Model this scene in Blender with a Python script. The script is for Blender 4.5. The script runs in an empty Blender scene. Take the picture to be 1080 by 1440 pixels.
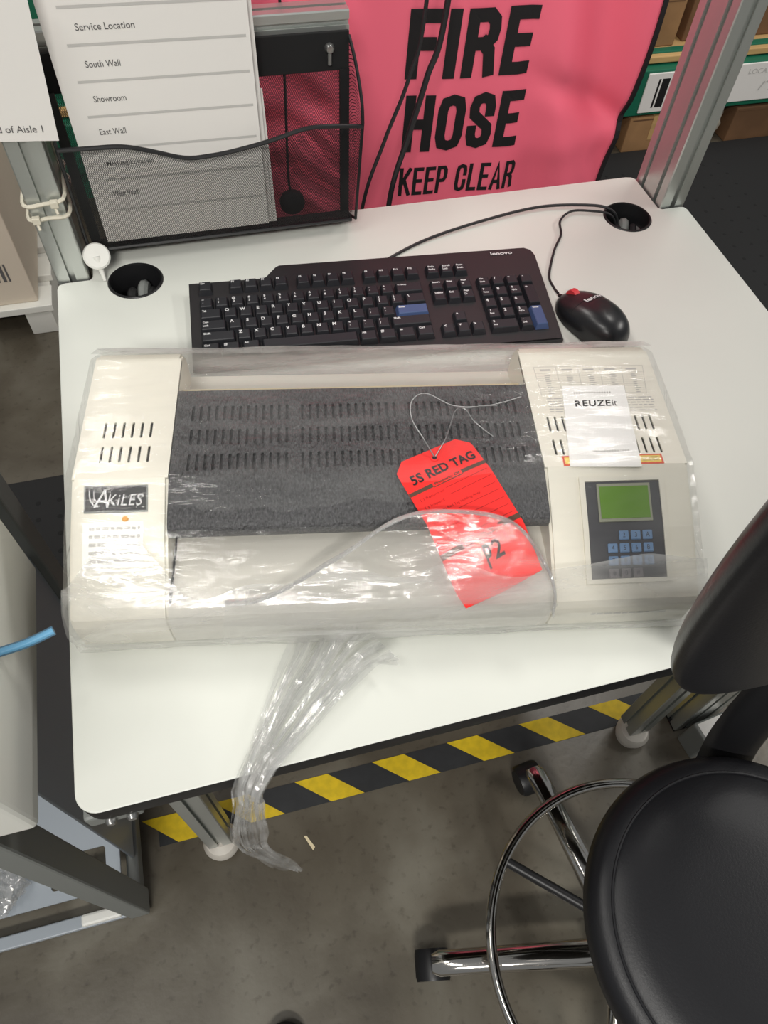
import bpy, bmesh, math, random
from mathutils import Vector, Matrix, noise
random.seed(7)
PI = math.pi
H = 0.75                      # height of the tabletop; z below is given from the tabletop and lifted by H
sc = bpy.context.scene
C = sc.collection

# ------------------------------------------------------------------ camera, world, lights, exposure
cam = bpy.data.objects.new('camera', bpy.data.cameras.new('camera')); C.objects.link(cam)
cam.location = (0.1845, -0.1763, 0.6485 + H)
cam.rotation_euler = (0.5859, -0.0438, -0.2588)
cam.data.sensor_fit = 'HORIZONTAL'; cam.data.sensor_width = 36; cam.data.lens = 1035.08 / 1080 * 36
cam.data.clip_start = 0.02
sc.camera = cam
w = bpy.data.worlds.new('warehouse_air'); sc.world = w; w.use_nodes = True
w.node_tree.nodes['Background'].inputs[0].default_value = (0.95, 0.98, 1.0, 1)
w.node_tree.nodes['Background'].inputs[1].default_value = 0.25

def area(name, loc, target, sx, sy, power, col=(1, 0.97, 0.92)):
    l = bpy.data.lights.new(name, 'AREA'); l.shape = 'RECTANGLE'; l.size = sx; l.size_y = sy
    l.energy = power; l.color = col
    o = bpy.data.objects.new(name, l); C.objects.link(o); o.location = loc
    o.rotation_euler = (Vector(target) - Vector(loc)).to_track_quat('-Z', 'Y').to_euler()
    return o
area('high_bay_and_fill_lamp', (-1.05, -0.75, 3.9), (0.2, 0.3, 0.75), 1.2, 0.26, 30)
area('high_bay_and_fill_lamp', (-0.9, 2.6, 4.2), (0.4, 1.2, 0.6), 1.2, 0.26, 32)
area('high_bay_and_fill_lamp', (2.2, 1.6, 4.2), (0.9, 1.4, 0.4), 1.2, 0.26, 34)
area('high_bay_and_fill_lamp', (-1.6, 0.9, 4.2), (0, 0.6, 0.5), 1.2, 0.26, 16)
area('high_bay_and_fill_lamp', (-0.55, -2.55, 3.5), (0.6, 0.1, 0.7), 1.1, 0.26, 102)
area('high_bay_and_fill_lamp', (3.4, -0.1, 3.0), (-0.1, 0.3, 0.6), 1.2, 0.26, 30)  # low side fill from the right, added to brighten the white case
vs = sc.view_settings
vs.view_transform = 'Standard'; vs.look = 'None'; vs.gamma = 1; vs.use_curve_mapping = False
vs.exposure = -0.16
sc.cycles.max_bounces = 12; sc.cycles.transparent_max_bounces = 24

# ------------------------------------------------------------------ materials
def srgb(r, g, b):
    f = lambda c: (c / 255 / 12.92) if c / 255 <= 0.04045 else ((c / 255 + 0.055) / 1.055) ** 2.4
    return (f(r), f(g), f(b), 1)
def mat(name, col, rough=0.5, metal=0.0, bump=0.0, bscale=60, vary=0.0, vscale=8, spec=0.5, coat=0.0, stretch=(1, 1, 1), bdist=0.001, col2=None, emit=0):
    m = bpy.data.materials.new(name); m.use_nodes = True
    nt = m.node_tree; b = nt.nodes['Principled BSDF']
    b.inputs['Base Color'].default_value = col; b.inputs['Roughness'].default_value = rough
    b.inputs['Metallic'].default_value = metal; b.inputs['Specular IOR Level'].default_value = spec
    b.inputs['Coat Weight'].default_value = coat
    if emit:
        b.inputs['Emission Color'].default_value = col; b.inputs['Emission Strength'].default_value = emit
    if bump or vary or col2:
        tc = nt.nodes.new('ShaderNodeTexCoord'); mp = nt.nodes.new('ShaderNodeMapping')
        mp.inputs['Scale'].default_value = stretch; nt.links.new(tc.outputs['Object'], mp.inputs[0])
    if bump:
        n = nt.nodes.new('ShaderNodeTexNoise'); n.inputs['Scale'].default_value = bscale; n.inputs['Detail'].default_value = 4
        nt.links.new(mp.outputs[0], n.inputs['Vector'])
        bp = nt.nodes.new('ShaderNodeBump'); bp.inputs['Strength'].default_value = bump; bp.inputs['Distance'].default_value = bdist
        nt.links.new(n.outputs[0], bp.inputs['Height']); nt.links.new(bp.outputs[0], b.inputs['Normal'])
    if vary or col2:
        n = nt.nodes.new('ShaderNodeTexNoise'); n.inputs['Scale'].default_value = vscale; n.inputs['Detail'].default_value = 5
        nt.links.new(mp.outputs[0], n.inputs['Vector'])
        r = nt.nodes.new('ShaderNodeValToRGB'); r.color_ramp.elements[0].position = 0.35; r.color_ramp.elements[1].position = 0.65
        c1 = [c * (1 - vary) for c in col[:3]] + [1]
        r.color_ramp.elements[0].color = c1; r.color_ramp.elements[1].color = col2 or col
        nt.links.new(n.outputs[0], r.inputs[0]); nt.links.new(r.outputs[0], b.inputs['Base Color'])
    return m
M = {}
M['laminate'] = mat('white_laminate', srgb(222, 224, 216), 0.42, bump=0.03, bscale=300, vary=0.03, vscale=5)
M['edge'] = mat('black_edge_band', srgb(22, 22, 23), 0.5)
M['alu'] = mat('anodised_aluminium', srgb(196, 200, 196), 0.34, 0.75, bump=0.04, bscale=40, stretch=(30, 30, 1))
M['slot'] = mat('slot_shadow_metal', srgb(110, 112, 110), 0.5, 0.6)
M['black'] = mat('black_plastic', srgb(24, 24, 26), 0.42)
M['matte_black'] = mat('matte_black', srgb(14, 14, 15), 0.8)
M['rubber'] = mat('black_rubber', srgb(26, 26, 27), 0.75, bump=0.2, bscale=200)
M['keycap'] = mat('black_keycap', srgb(30, 31, 36), 0.45, bump=0.05, bscale=700)
M['keybody'] = mat('dark_keyboard_case', srgb(36, 34, 36), 0.4, bump=0.05, bscale=500)
M['legend'] = mat('white_print', srgb(214, 214, 214), 0.6)
M['bluekey'] = mat('blue_keycap', srgb(66, 84, 124), 0.45)
M['cream'] = mat('cream_white_enamel', srgb(233, 229, 215), 0.38, bump=0.05, bscale=500)
M['traywhite'] = mat('grey_white_plastic', srgb(214, 211, 201), 0.45)
M['crinkle'] = mat('black_crinkle_paint', srgb(72, 72, 74), 0.30, bump=1.0, bscale=420, bdist=0.0024, stretch=(1, 0.45, 1), spec=0.7, vary=0.72, vscale=620)  # light and dark speckle in the colour stands in for glints on the crinkle
M['rollercream'] = mat('pale_yellow_roller', srgb(222, 208, 172), 0.45)
M['panelgrey'] = mat('dark_grey_membrane', srgb(72, 72, 76), 0.45)
M['lcd'] = mat('green_lcd', srgb(98, 138, 44), 0.3, emit=0.05)
M['lcdframe'] = mat('grey_green_lcd_frame', srgb(150, 152, 134), 0.45)
M['bluebtn'] = mat('pale_blue_button', srgb(112, 142, 178), 0.5)
M['greybtn'] = mat('dim_grey_button', srgb(120, 116, 120), 0.5)
M['paper'] = mat('white_paper', srgb(236, 233, 228), 0.75)
M['rule'] = mat('pale_grey_ink', srgb(196, 194, 190), 0.8)
M['ink'] = mat('grey_ink', srgb(92, 90, 90), 0.8)
M['blackink'] = mat('black_ink', srgb(20, 18, 20), 0.7)
M['warnyellow'] = mat('yellow_label', srgb(238, 206, 84), 0.5)
M['warnred'] = mat('orange_red_label', srgb(222, 82, 42), 0.5)
M['tagred'] = mat('fluorescent_red_card', srgb(246, 32, 26), 0.5)
M['tagbar'] = mat('olive_black_print', srgb(84, 56, 40), 0.6)
M['tagink'] = mat('dark_red_print', srgb(150, 20, 20), 0.7)
M['wire'] = mat('thin_steel_wire', srgb(150, 150, 150), 0.35, 0.7)
M['chrome'] = mat('chrome', srgb(206, 202, 196), 0.1, 1.0)
M['steelbolt'] = mat('zinc_bolt', srgb(170, 170, 168), 0.3, 0.9)
M['vinyl'] = mat('black_vinyl', srgb(26, 26, 29), 0.38, bump=0.15, bscale=380, spec=0.45)
M['fabricpink'] = mat('coated_pink_fabric', srgb(252, 112, 136), 0.55, bump=0.06, bscale=900)
M['hem'] = mat('black_hem_tape', srgb(28, 24, 26), 0.7)
M['mousered'] = mat('red_wheel', srgb(214, 60, 66), 0.5)
M['mouse'] = mat('black_mouse_shell', srgb(30, 30, 32), 0.3)
M['cable'] = mat('black_cable', srgb(32, 32, 34), 0.5)
M['steelgrey'] = mat('grey_painted_steel', srgb(128, 131, 128), 0.5, bump=0.03, bscale=200)
M['steelblue'] = mat('blue_grey_painted_steel', srgb(164, 172, 180), 0.4)
M['casewhite'] = mat('off_white_case', srgb(230, 230, 222), 0.5, bump=0.04, bscale=400)
M['blue'] = mat('translucent_blue_tube', srgb(118, 184, 226), 0.3)
M['bluerim'] = mat('dull_blue_jacket', srgb(84, 128, 160), 0.4)
M['ziptie'] = mat('natural_nylon', srgb(214, 208, 190), 0.45)
M['nylon'] = mat('white_nylon', srgb(232, 232, 226), 0.5)
M['green'] = mat('green_rack_paint', srgb(22, 106, 80), 0.5)
M['carton'] = mat('brown_cardboard', srgb(168, 128, 86), 0.8, vary=0.25, vscale=9)
M['cartondark'] = mat('dark_brown_cardboard', srgb(124, 90, 60), 0.8, vary=0.35, vscale=6)
M['cartonwhite'] = mat('white_cardboard', srgb(212, 200, 182), 0.8, vary=0.05, vscale=5)
M['wood'] = mat('pale_pallet_wood', srgb(206, 168, 112), 0.75, vary=0.2, vscale=6, stretch=(1, 1, 8))
M['yellow'] = mat('yellow_floor_tape', srgb(226, 194, 22), 0.6, vary=0.18, vscale=60)
M['tapeblack'] = mat('black_floor_tape', srgb(42, 44, 46), 0.6, vary=0.2, vscale=50)
M['orange'] = mat('orange_sticker_dot', srgb(232, 170, 90), 0.5)
M['castor'] = mat('white_castor_plastic', srgb(206, 200, 190), 0.5)
M['wallgrey'] = mat('grey_wall_paint', srgb(150, 150, 146), 0.8)
M['bagclear'] = mat('cloudy_plastic_bag', srgb(190, 182, 166), 0.3)
M['lamper'] = mat('bright_white_label', srgb(246, 246, 242), 0.4)

def concrete():
    m = bpy.data.materials.new('worn_concrete'); m.use_nodes = True; nt = m.node_tree; b = nt.nodes['Principled BSDF']
    tc = nt.nodes.new('ShaderNodeTexCoord')
    def nz(s, d=6, dist=0.0):
        n = nt.nodes.new('ShaderNodeTexNoise'); n.inputs['Scale'].default_value = s; n.inputs['Detail'].default_value = d
        n.inputs['Distortion'].default_value = dist; nt.links.new(tc.outputs['Object'], n.inputs['Vector']); return n
    a = nz(4.5, 8, 0.4); r = nt.nodes.new('ShaderNodeValToRGB')
    r.color_ramp.elements[0].position = 0.3; r.color_ramp.elements[0].color = srgb(72, 65, 54)
    r.color_ramp.elements[1].position = 0.72; r.color_ramp.elements[1].color = srgb(122, 118, 106)
    e = r.color_ramp.elements.new(0.5); e.color = srgb(96, 90, 78)
    nt.links.new(a.outputs[0], r.inputs[0])
    c = nz(70, 3); r2 = nt.nodes.new('ShaderNodeValToRGB'); r2.color_ramp.elements[0].position = 0.28; r2.color_ramp.elements[0].color = (0.45, 0.42, 0.4, 1)
    r2.color_ramp.elements[1].position = 0.42; r2.color_ramp.elements[1].color = (1, 1, 1, 1); nt.links.new(c.outputs[0], r2.inputs[0])
    mx = nt.nodes.new('ShaderNodeMix'); mx.data_type = 'RGBA'; mx.blend_type = 'MULTIPLY'; mx.inputs[0].default_value = 0.5
    nt.links.new(r.outputs[0], mx.inputs[6]); nt.links.new(r2.outputs[0], mx.inputs[7]); nt.links.new(mx.outputs[2], b.inputs['Base Color'])
    g = nz(3, 4); mr = nt.nodes.new('ShaderNodeMapRange'); mr.inputs[3].default_value = 0.22; mr.inputs[4].default_value = 0.5
    nt.links.new(g.outputs[0], mr.inputs[0]); nt.links.new(mr.outputs[0], b.inputs['Roughness'])
    bp = nt.nodes.new('ShaderNodeBump'); bp.inputs['Strength'].default_value = 0.15; bp.inputs['Distance'].default_value = 0.002
    nt.links.new(c.outputs[0], bp.inputs['Height']); nt.links.new(bp.outputs[0], b.inputs['Normal'])
    return m
M['concrete'] = concrete()

def film_mat(name, haze, strength, gloss, scale=110, stretch=(0.25, 1, 1), rough=0.06, dist=0.0011):
    """clear stretch film: see-through, with wrinkled glossy surface and a little milky haze"""
    m = bpy.data.materials.new(name); m.use_nodes = True; nt = m.node_tree; nt.nodes.clear()
    out = nt.nodes.new('ShaderNodeOutputMaterial')
    tc = nt.nodes.new('ShaderNodeTexCoord'); mp = nt.nodes.new('ShaderNodeMapping'); mp.inputs['Scale'].default_value = stretch
    nt.links.new(tc.outputs['Object'], mp.inputs[0])
    n = nt.nodes.new('ShaderNodeTexNoise'); n.inputs['Scale'].default_value = scale; n.inputs['Detail'].default_value = 5; n.inputs['Distortion'].default_value = 0.8
    nt.links.new(mp.outputs[0], n.inputs['Vector'])
    bp = nt.nodes.new('ShaderNodeBump'); bp.inputs['Strength'].default_value = strength; bp.inputs['Distance'].default_value = dist
    nt.links.new(n.outputs[0], bp.inputs['Height'])
    tr = nt.nodes.new('ShaderNodeBsdfTransparent'); gl = nt.nodes.new('ShaderNodeBsdfGlossy'); gl.inputs['Roughness'].default_value = rough
    df = nt.nodes.new('ShaderNodeBsdfDiffuse'); df.inputs['Color'].default_value = (0.86, 0.86, 0.84, 1)
    tl = nt.nodes.new('ShaderNodeBsdfTranslucent'); tl.inputs['Color'].default_value = (0.86, 0.86, 0.84, 1)
    hz = nt.nodes.new('ShaderNodeMixShader'); hz.inputs[0].default_value = 0.4
    nt.links.new(df.outputs[0], hz.inputs[1]); nt.links.new(tl.outputs[0], hz.inputs[2])
    nt.links.new(bp.outputs[0], gl.inputs['Normal'])
    fr = nt.nodes.new('ShaderNodeFresnel'); fr.inputs['IOR'].default_value = 1.45; nt.links.new(bp.outputs[0], fr.inputs['Normal'])
    ml = nt.nodes.new('ShaderNodeMath'); ml.operation = 'MULTIPLY_ADD'; ml.inputs[1].default_value = 0.6; ml.inputs[2].default_value = gloss; ml.use_clamp = True
    nt.links.new(fr.outputs[0], ml.inputs[0])
    # haze follows the folds of the film
    n2 = nt.nodes.new('ShaderNodeTexNoise'); n2.inputs['Scale'].default_value = scale * 0.22; n2.inputs['Detail'].default_value = 6; n2.inputs['Distortion'].default_value = 1.0
    nt.links.new(mp.outputs[0], n2.inputs['Vector'])
    mr = nt.nodes.new('ShaderNodeMapRange'); mr.inputs[1].default_value = 0.38; mr.inputs[2].default_value = 0.72; mr.inputs[3].default_value = haze * 0.4; mr.inputs[4].default_value = haze * 1.9
    nt.links.new(n2.outputs[0], mr.inputs[0])
    m1 = nt.nodes.new('ShaderNodeMixShader'); nt.links.new(mr.outputs[0], m1.inputs[0]); nt.links.new(tr.outputs[0], m1.inputs[1]); nt.links.new(hz.outputs[0], m1.inputs[2])
    m2 = nt.nodes.new('ShaderNodeMixShader'); mn = nt.nodes.new('ShaderNodeMath'); mn.operation = 'MINIMUM'; mn.inputs[1].default_value = 0.22; nt.links.new(ml.outputs[0], mn.inputs[0]); nt.links.new(mn.outputs[0], m2.inputs[0]); nt.links.new(m1.outputs[0], m2.inputs[1]); nt.links.new(gl.outputs[0], m2.inputs[2])
    nt.links.new(m2.outputs[0], out.inputs[0])
    return m
M['film'] = film_mat('clear_stretch_film', 0.07, 1.0, 0.012)
M['film_front'] = film_mat('folded_stretch_film', 0.34, 1.0, 0.08, stretch=(0.22, 1, 1), rough=0.08)
M['film_rope'] = film_mat('gathered_stretch_film', 0.26, 1.0, 0.16, scale=130, stretch=(1, 0.5, 1), rough=0.12)
M['film_sheet'] = film_mat('loose_stretch_film', 0.20, 1.0, 0.012)

def mesh_screen():
    """woven wire mesh: opaque wires, open holes, as a fine print on the sheet (holes are well under a pixel wide)"""
    m = bpy.data.materials.new('black_wire_mesh'); m.use_nodes = True; nt = m.node_tree; b = nt.nodes['Principled BSDF']
    b.inputs['Base Color'].default_value = srgb(26, 26, 28); b.inputs['Roughness'].default_value = 0.5; b.inputs['Metallic'].default_value = 0.2
    uv = nt.nodes.new('ShaderNodeUVMap')
    sx = nt.nodes.new('ShaderNodeSeparateXYZ'); nt.links.new(uv.outputs[0], sx.inputs[0])
    def cell(sock, other, sgn):
        a = nt.nodes.new('ShaderNodeMath'); a.operation = 'MULTIPLY_ADD'; a.inputs[1].default_value = sgn * 0.58
        nt.links.new(other, a.inputs[0]); nt.links.new(sock, a.inputs[2])
        f = nt.nodes.new('ShaderNodeMath'); f.operation = 'FRACT'; nt.links.new(a.outputs[0], f.inputs[0])
        g = nt.nodes.new('ShaderNodeMath'); g.operation = 'LESS_THAN'; g.inputs[1].default_value = 0.235; nt.links.new(f.outputs[0], g.inputs[0])
        return g
    a = cell(sx.outputs[0], sx.outputs[1], 1); c = cell(sx.outputs[0], sx.outputs[1], -1)
    mx = nt.nodes.new('ShaderNodeMath'); mx.operation = 'MAXIMUM'; nt.links.new(a.outputs[0], mx.inputs[0]); nt.links.new(c.outputs[0], mx.inputs[1])
    nt.links.new(mx.outputs[0], b.inputs['Alpha'])
    return m
M['mesh'] = mesh_screen()

# ------------------------------------------------------------------ helpers
def V(x, y, z): return Vector((x, y, z + H))
def thing(name, label, cat, loc=(0, 0, 0), rz=0.0, group=None, rot=None):
    o = bpy.data.objects.new(name, None); C.objects.link(o); o.empty_display_size = 0.05
    o.location = loc; o.rotation_euler = rot or (0, 0, rz); o['label'] = label; o['category'] = cat
    if group: o['group'] = group
    return o
def tag(o, label, cat, group=None, kind=None):
    o['label'] = label; o['category'] = cat
    if group: o['group'] = group
    if kind: o['kind'] = kind
    return o
def obj(name, bm, mats, parent=None, smooth=False, loc=None, label=None):
    if isinstance(bm, bpy.types.Mesh): me = bm
    else:
        me = bpy.data.meshes.new(name); bm.normal_update(); bm.to_mesh(me); bm.free()
    if not isinstance(mats, (list, tuple)): mats = [mats]
    if not me.materials:
        for m in mats: me.materials.append(m)
    if smooth:
        for p in me.polygons: p.use_smooth = True
        try: me.set_sharp_from_angle(angle=math.radians(40))
        except Exception: pass
    o = bpy.data.objects.new(name, me); C.objects.link(o)
    if parent: o.parent = parent
    if loc is not None: o.location = loc
    if label: o['label'] = label
    return o
def B(): return bmesh.new()
def box(bm, x0, x1, y0, y1, z0, z1, bev=0.0, seg=2, mi=0, T=None):
    r = bmesh.ops.create_cube(bm, size=1)
    vs_ = r['verts']
    bmesh.ops.scale(bm, vec=(x1 - x0, y1 - y0, z1 - z0), verts=vs_)
    bmesh.ops.translate(bm, vec=((x0 + x1) / 2, (y0 + y1) / 2, (z0 + z1) / 2), verts=vs_)
    fs = list({f for v in vs_ for f in v.link_faces})
    if bev:
        rr = bmesh.ops.bevel(bm, geom=list({e for v in vs_ for e in v.link_edges}), offset=bev, segments=seg, affect='EDGES', profile=0.5)
        fs = list({f for f in rr['faces']} | {f for f in fs if f.is_valid})
        vs_ = list({v for f in fs for v in f.verts})
    for f in fs: f.material_index = mi
    if T: bmesh.ops.transform(bm, matrix=T, verts=vs_)
    return vs_
def prism(bm, prof, a0, a1, axis='x', mi=0):
    """extrude a 2D outline along an axis (profile is y,z for x; x,z for y; x,y for z)"""
    def P(p, a): return {'x': (a, p[0], p[1]), 'y': (p[0], a, p[1]), 'z': (p[0], p[1], a)}[axis]
    A = [bm.verts.new(P(p, a0)) for p in prof]; Bv = [bm.verts.new(P(p, a1)) for p in prof]
    n = len(prof); fs = [bm.faces.new(A), bm.faces.new(Bv[::-1])]
    for i in range(n): fs.append(bm.faces.new((A[i], Bv[i], Bv[(i + 1) % n], A[(i + 1) % n])))
    for f in fs: f.material_index = mi
    bmesh.ops.recalc_face_normals(bm, faces=fs)
    return A + Bv
def lathe(bm, prof, seg=32, c=(0, 0, 0), T=None, mi=0):
    rings = []
    for r, z in prof:
        if r < 1e-6: rings.append([bm.verts.new((0, 0, z))])
        else: rings.append([bm.verts.new((r * math.cos(2 * PI * k / seg), r * math.sin(2 * PI * k / seg), z)) for k in range(seg)])
    fs = []
    for a, b in zip(rings, rings[1:]):
        for k in range(seg):
            k2 = (k + 1) % seg
            if len(a) == 1 and len(b) == 1: continue
            if len(a) == 1: fs.append(bm.faces.new((a[0], b[k2], b[k])))
            elif len(b) == 1: fs.append(bm.faces.new((a[k], a[k2], b[0])))
            else: fs.append(bm.faces.new((a[k], a[k2], b[k2], b[k])))
    vs_ = [v for r in rings for v in r]
    for f in fs: f.material_index = mi
    M4 = Matrix.Translation(c) @ (T or Matrix())
    bmesh.ops.transform(bm, matrix=M4, verts=vs_)
    bmesh.ops.recalc_face_normals(bm, faces=fs)
    return vs_
def smoothpts(pts, n=6, closed=False):
    P = [Vector(p) for p in pts]; out = []; N = len(P)
    rng = range(N) if closed else range(N - 1)
    for i in rng:
        p0 = P[(i - 1) % N] if closed or i > 0 else P[i]; p1 = P[i]; p2 = P[(i + 1) % N]
        p3 = P[(i + 2) % N] if closed or i + 2 < N else p2
        for k in range(n):
            t = k / n
            out.append(0.5 * ((2 * p1) + (-p0 + p2) * t + (2 * p0 - 5 * p1 + 4 * p2 - p3) * t * t + (-p0 + 3 * p1 - 3 * p2 + p3) * t ** 3))
    if not closed: out.append(P[-1])
    return out
def tube(bm, pts, r, seg=8, closed=False, mi=0, flat=1.0):
    P = [Vector(p) for p in pts]; N = len(P); rings = []
    up = Vector((0, 0, 1)); prev = None
    for i, p in enumerate(P):
        if closed: t = P[(i + 1) % N] - P[i - 1]
        else: t = P[min(i + 1, N - 1)] - P[max(i - 1, 0)]
        t.normalize()
        if prev is None:
            a = t.cross(up)
            if a.length < 0.1: a = t.cross(Vector((1, 0, 0)))
        else: a = prev - t * prev.dot(t)
        a.normalize(); prev = a; b = t.cross(a)
        rr = r[i] if isinstance(r, (list, tuple)) else r
        rings.append([bm.verts.new(p + a * rr * math.cos(2 * PI * k / seg) + b * rr * flat * math.sin(2 * PI * k / seg)) for k in range(seg)])
    fs = []
    for i in range(N if closed else N - 1):
        A, Bq = rings[i], rings[(i + 1) % N]
        for k in range(seg): fs.append(bm.faces.new((A[k], A[(k + 1) % seg], Bq[(k + 1) % seg], Bq[k])))
    if not closed: fs.append(bm.faces.new(rings[0][::-1])); fs.append(bm.faces.new(rings[-1]))
    for f in fs: f.material_index = mi
    bmesh.ops.recalc_face_normals(bm, faces=fs)
def plate(outline, holes, z0, z1, bev=0.0, side_mi=None):
    """flat plate with real holes (2D curve filled and extruded, turned into a mesh)"""
    cu = bpy.data.curves.new('plate', 'CURVE'); cu.dimensions = '2D'; cu.fill_mode = 'BOTH'
    for pl in [outline] + holes:
        s = cu.splines.new('POLY'); s.points.add(len(pl) - 1); s.use_cyclic_u = True
        for p, q in zip(s.points, pl): p.co = (q[0], q[1], 0, 1)
    cu.extrude = (z1 - z0) / 2 - bev; cu.bevel_depth = bev; cu.bevel_resolution = 2; cu.offset = -bev
    o = bpy.data.objects.new('t', cu); C.objects.link(o); bpy.context.view_layer.update()
    me = bpy.data.meshes.new_from_object(o.evaluated_get(bpy.context.evaluated_depsgraph_get()))
    bpy.data.objects.remove(o); bpy.data.curves.remove(cu)
    me.transform(Matrix.Translation((0, 0, (z0 + z1) / 2)))
    bm = bmesh.new(); bm.from_mesh(me); bpy.data.meshes.remove(me)
    bmesh.ops.remove_doubles(bm, verts=bm.verts, dist=1e-6); bmesh.ops.recalc_face_normals(bm, faces=bm.faces)
    bm.normal_update()
    for f in bm.faces:
        f.material_index = side_mi if (side_mi is not None and f.normal.z < 0.35) else 0
    return bm
def stadium(cx, cy, wd, ln, n=4):
    r = wd / 2; h = ln / 2 - r
    return [(cx + r * math.cos(a), cy + h + r * math.sin(a)) for a in [PI * k / n for k in range(n + 1)]] + \
           [(cx + r * math.cos(a), cy - h + r * math.sin(a)) for a in [PI + PI * k / n for k in range(n + 1)]]
def circle(cx, cy, r, n=40, rev=False): return [(cx + r * math.cos(2 * PI * k / n), cy + r * math.sin(2 * PI * k / n)) for k in range(n)]
def rrect(x0, x1, y0, y1, r, n=5):
    out = []
    for cx, cy, a0 in ((x1 - r, y1 - r, 0), (x0 + r, y1 - r, PI / 2), (x0 + r, y0 + r, PI), (x1 - r, y0 + r, 1.5 * PI)):
        for k in range(n + 1): out.append((cx + r * math.cos(a0 + PI / 2 * k / n), cy + r * math.sin(a0 + PI / 2 * k / n)))
    return out
_tc = {}
def text_data(s, size=1.0, bold=0.0, sx=1.0, shear=0.0, spacing=1.0):
    """text as flat faces, centred at the origin in x and y: (verts, faces)"""
    k = (s, size, bold, sx, shear, spacing)
    if k in _tc: return _tc[k]
    cu = bpy.data.curves.new('t', 'FONT'); cu.body = s; cu.size = size; cu.offset = bold; cu.shear = shear
    cu.space_character = spacing; cu.resolution_u = 3
    o = bpy.data.objects.new('t', cu); C.objects.link(o); bpy.context.view_layer.update()
    me = bpy.data.meshes.new_from_object(o.evaluated_get(bpy.context.evaluated_depsgraph_get()))
    vs_ = [(v.co.x * sx, v.co.y) for v in me.vertices]; fs = [tuple(p.vertices) for p in me.polygons]
    bpy.data.objects.remove(o); bpy.data.curves.remove(cu); bpy.data.meshes.remove(me)
    if vs_:
        x0 = min(v[0] for v in vs_); x1 = max(v[0] for v in vs_); y0 = min(v[1] for v in vs_); y1 = max(v[1] for v in vs_)
        vs_ = [(v[0] - (x0 + x1) / 2, v[1] - (y0 + y1) / 2) for v in vs_]
    _tc[k] = (vs_, fs); return _tc[k]
def add_text(bm, s, fn, w=None, h=None, bold=0.0, sx=1.0, shear=0.0, spacing=1.0, mi=0, nat=None):
    """put text on a surface: fn(u, v) gives the 3D point; w and h fit the text to a size"""
    vs_, fs = text_data(s, 1.0, bold, 1.0, shear, spacing)
    if not vs_: return
    W = 2 * max(v[0] for v in vs_); Hh = 2 * max(v[1] for v in vs_)
    if nat: kx = ky = nat / 0.7
    elif w and h: kx, ky = w / W, h / Hh
    elif h: ky = h / Hh; kx = ky * sx
    else: kx = w / W; ky = kx / sx
    nv = [bm.verts.new(fn(v[0] * kx, v[1] * ky)) for v in vs_]
    for f in fs:
        try: q = bm.faces.new([nv[i] for i in f]); q.material_index = mi
        except ValueError: pass
def slot_profile(wx, wy, xs, ys, g=0.008, d=0.006, r=0.0015):
    """outline of an aluminium profile; xs = slot centres on the two faces across y, ys = slot centres on the faces across x"""
    pts = []
    def side(length, slots):          # along +u, inside is -v
        out = [(r, 0)]
        for s in sorted(slots):
            out += [(s - g / 2, 0), (s - g / 2, -0.0018), (s - g * 0.9, -0.003), (s - g * 0.9, -d), (s + g * 0.9, -d), (s + g * 0.9, -0.003), (s + g / 2, -0.0018), (s + g / 2, 0)]
        out.append((length - r, 0)); return out
    for u, v in side(wx, xs): pts.append((u, -v))                                # front face y=0 (slot goes to +y)
    for u, v in side(wy, ys): pts.append((wx + v, u))
    for u, v in side(wx, [wx - s for s in xs]): pts.append((wx - u, wy + v))
    for u, v in side(wy, [wy - s for s in ys]): pts.append((-v, wy - u))
    return pts

# ------------------------------------------------------------------ the setting
bm = B(); box(bm, -4, 5, -3, 5, -0.05, 0.0); fl = obj('floor', bm, M['concrete']); fl['kind'] = 'structure'
bm = B(); box(bm, -4, 5, 3.4, 3.5, 0, 3.2); o = obj('wall_back', bm, M['wallgrey']); o['kind'] = 'structure'

# ------------------------------------------------------------------ workbench
TW, TD, NY = 0.906, 0.7514, 0.6646
bench = thing('workbench', 'white topped rolling workbench with black edge and slotted aluminium posts', 'workbench', (0, 0, 0))
arc_ = lambda cx, cy, r, a0, n=8: [(cx + r * math.cos(a0 + PI / 2 * k / n), cy + r * math.sin(a0 + PI / 2 * k / n)) for k in range(n + 1)]
ol = arc_(TW - 0.02, 0.02, 0.02, 1.5 * PI) + [ (TW, NY - 0.008), (TW - 0.003, NY - 0.002), (TW - 0.009, NY), (0.868, NY)]
ol += [(0.863, NY + 0.004), (0.862, TD - 0.008), (0.857, TD - 0.002), (0.848, TD), (0.056, TD), (0.049, TD - 0.003), (0.046, TD - 0.01), (0.045, NY + 0.012), (0.041, NY + 0.007), (0.010, NY + 0.007), (0.002, NY + 0.004), (0.0, NY - 0.004)] + arc_(0.02, 0.02, 0.02, PI)[:-1] + [(0.02, 0.0)]
bm = plate(ol, [circle(0.0985, 0.659, 0.0355), circle(0.807, 0.657, 0.0355)], H - 0.026, H, bev=0.0012, side_mi=1)
top = obj('tabletop', bm, [M['laminate'], M['edge']], bench)
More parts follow.
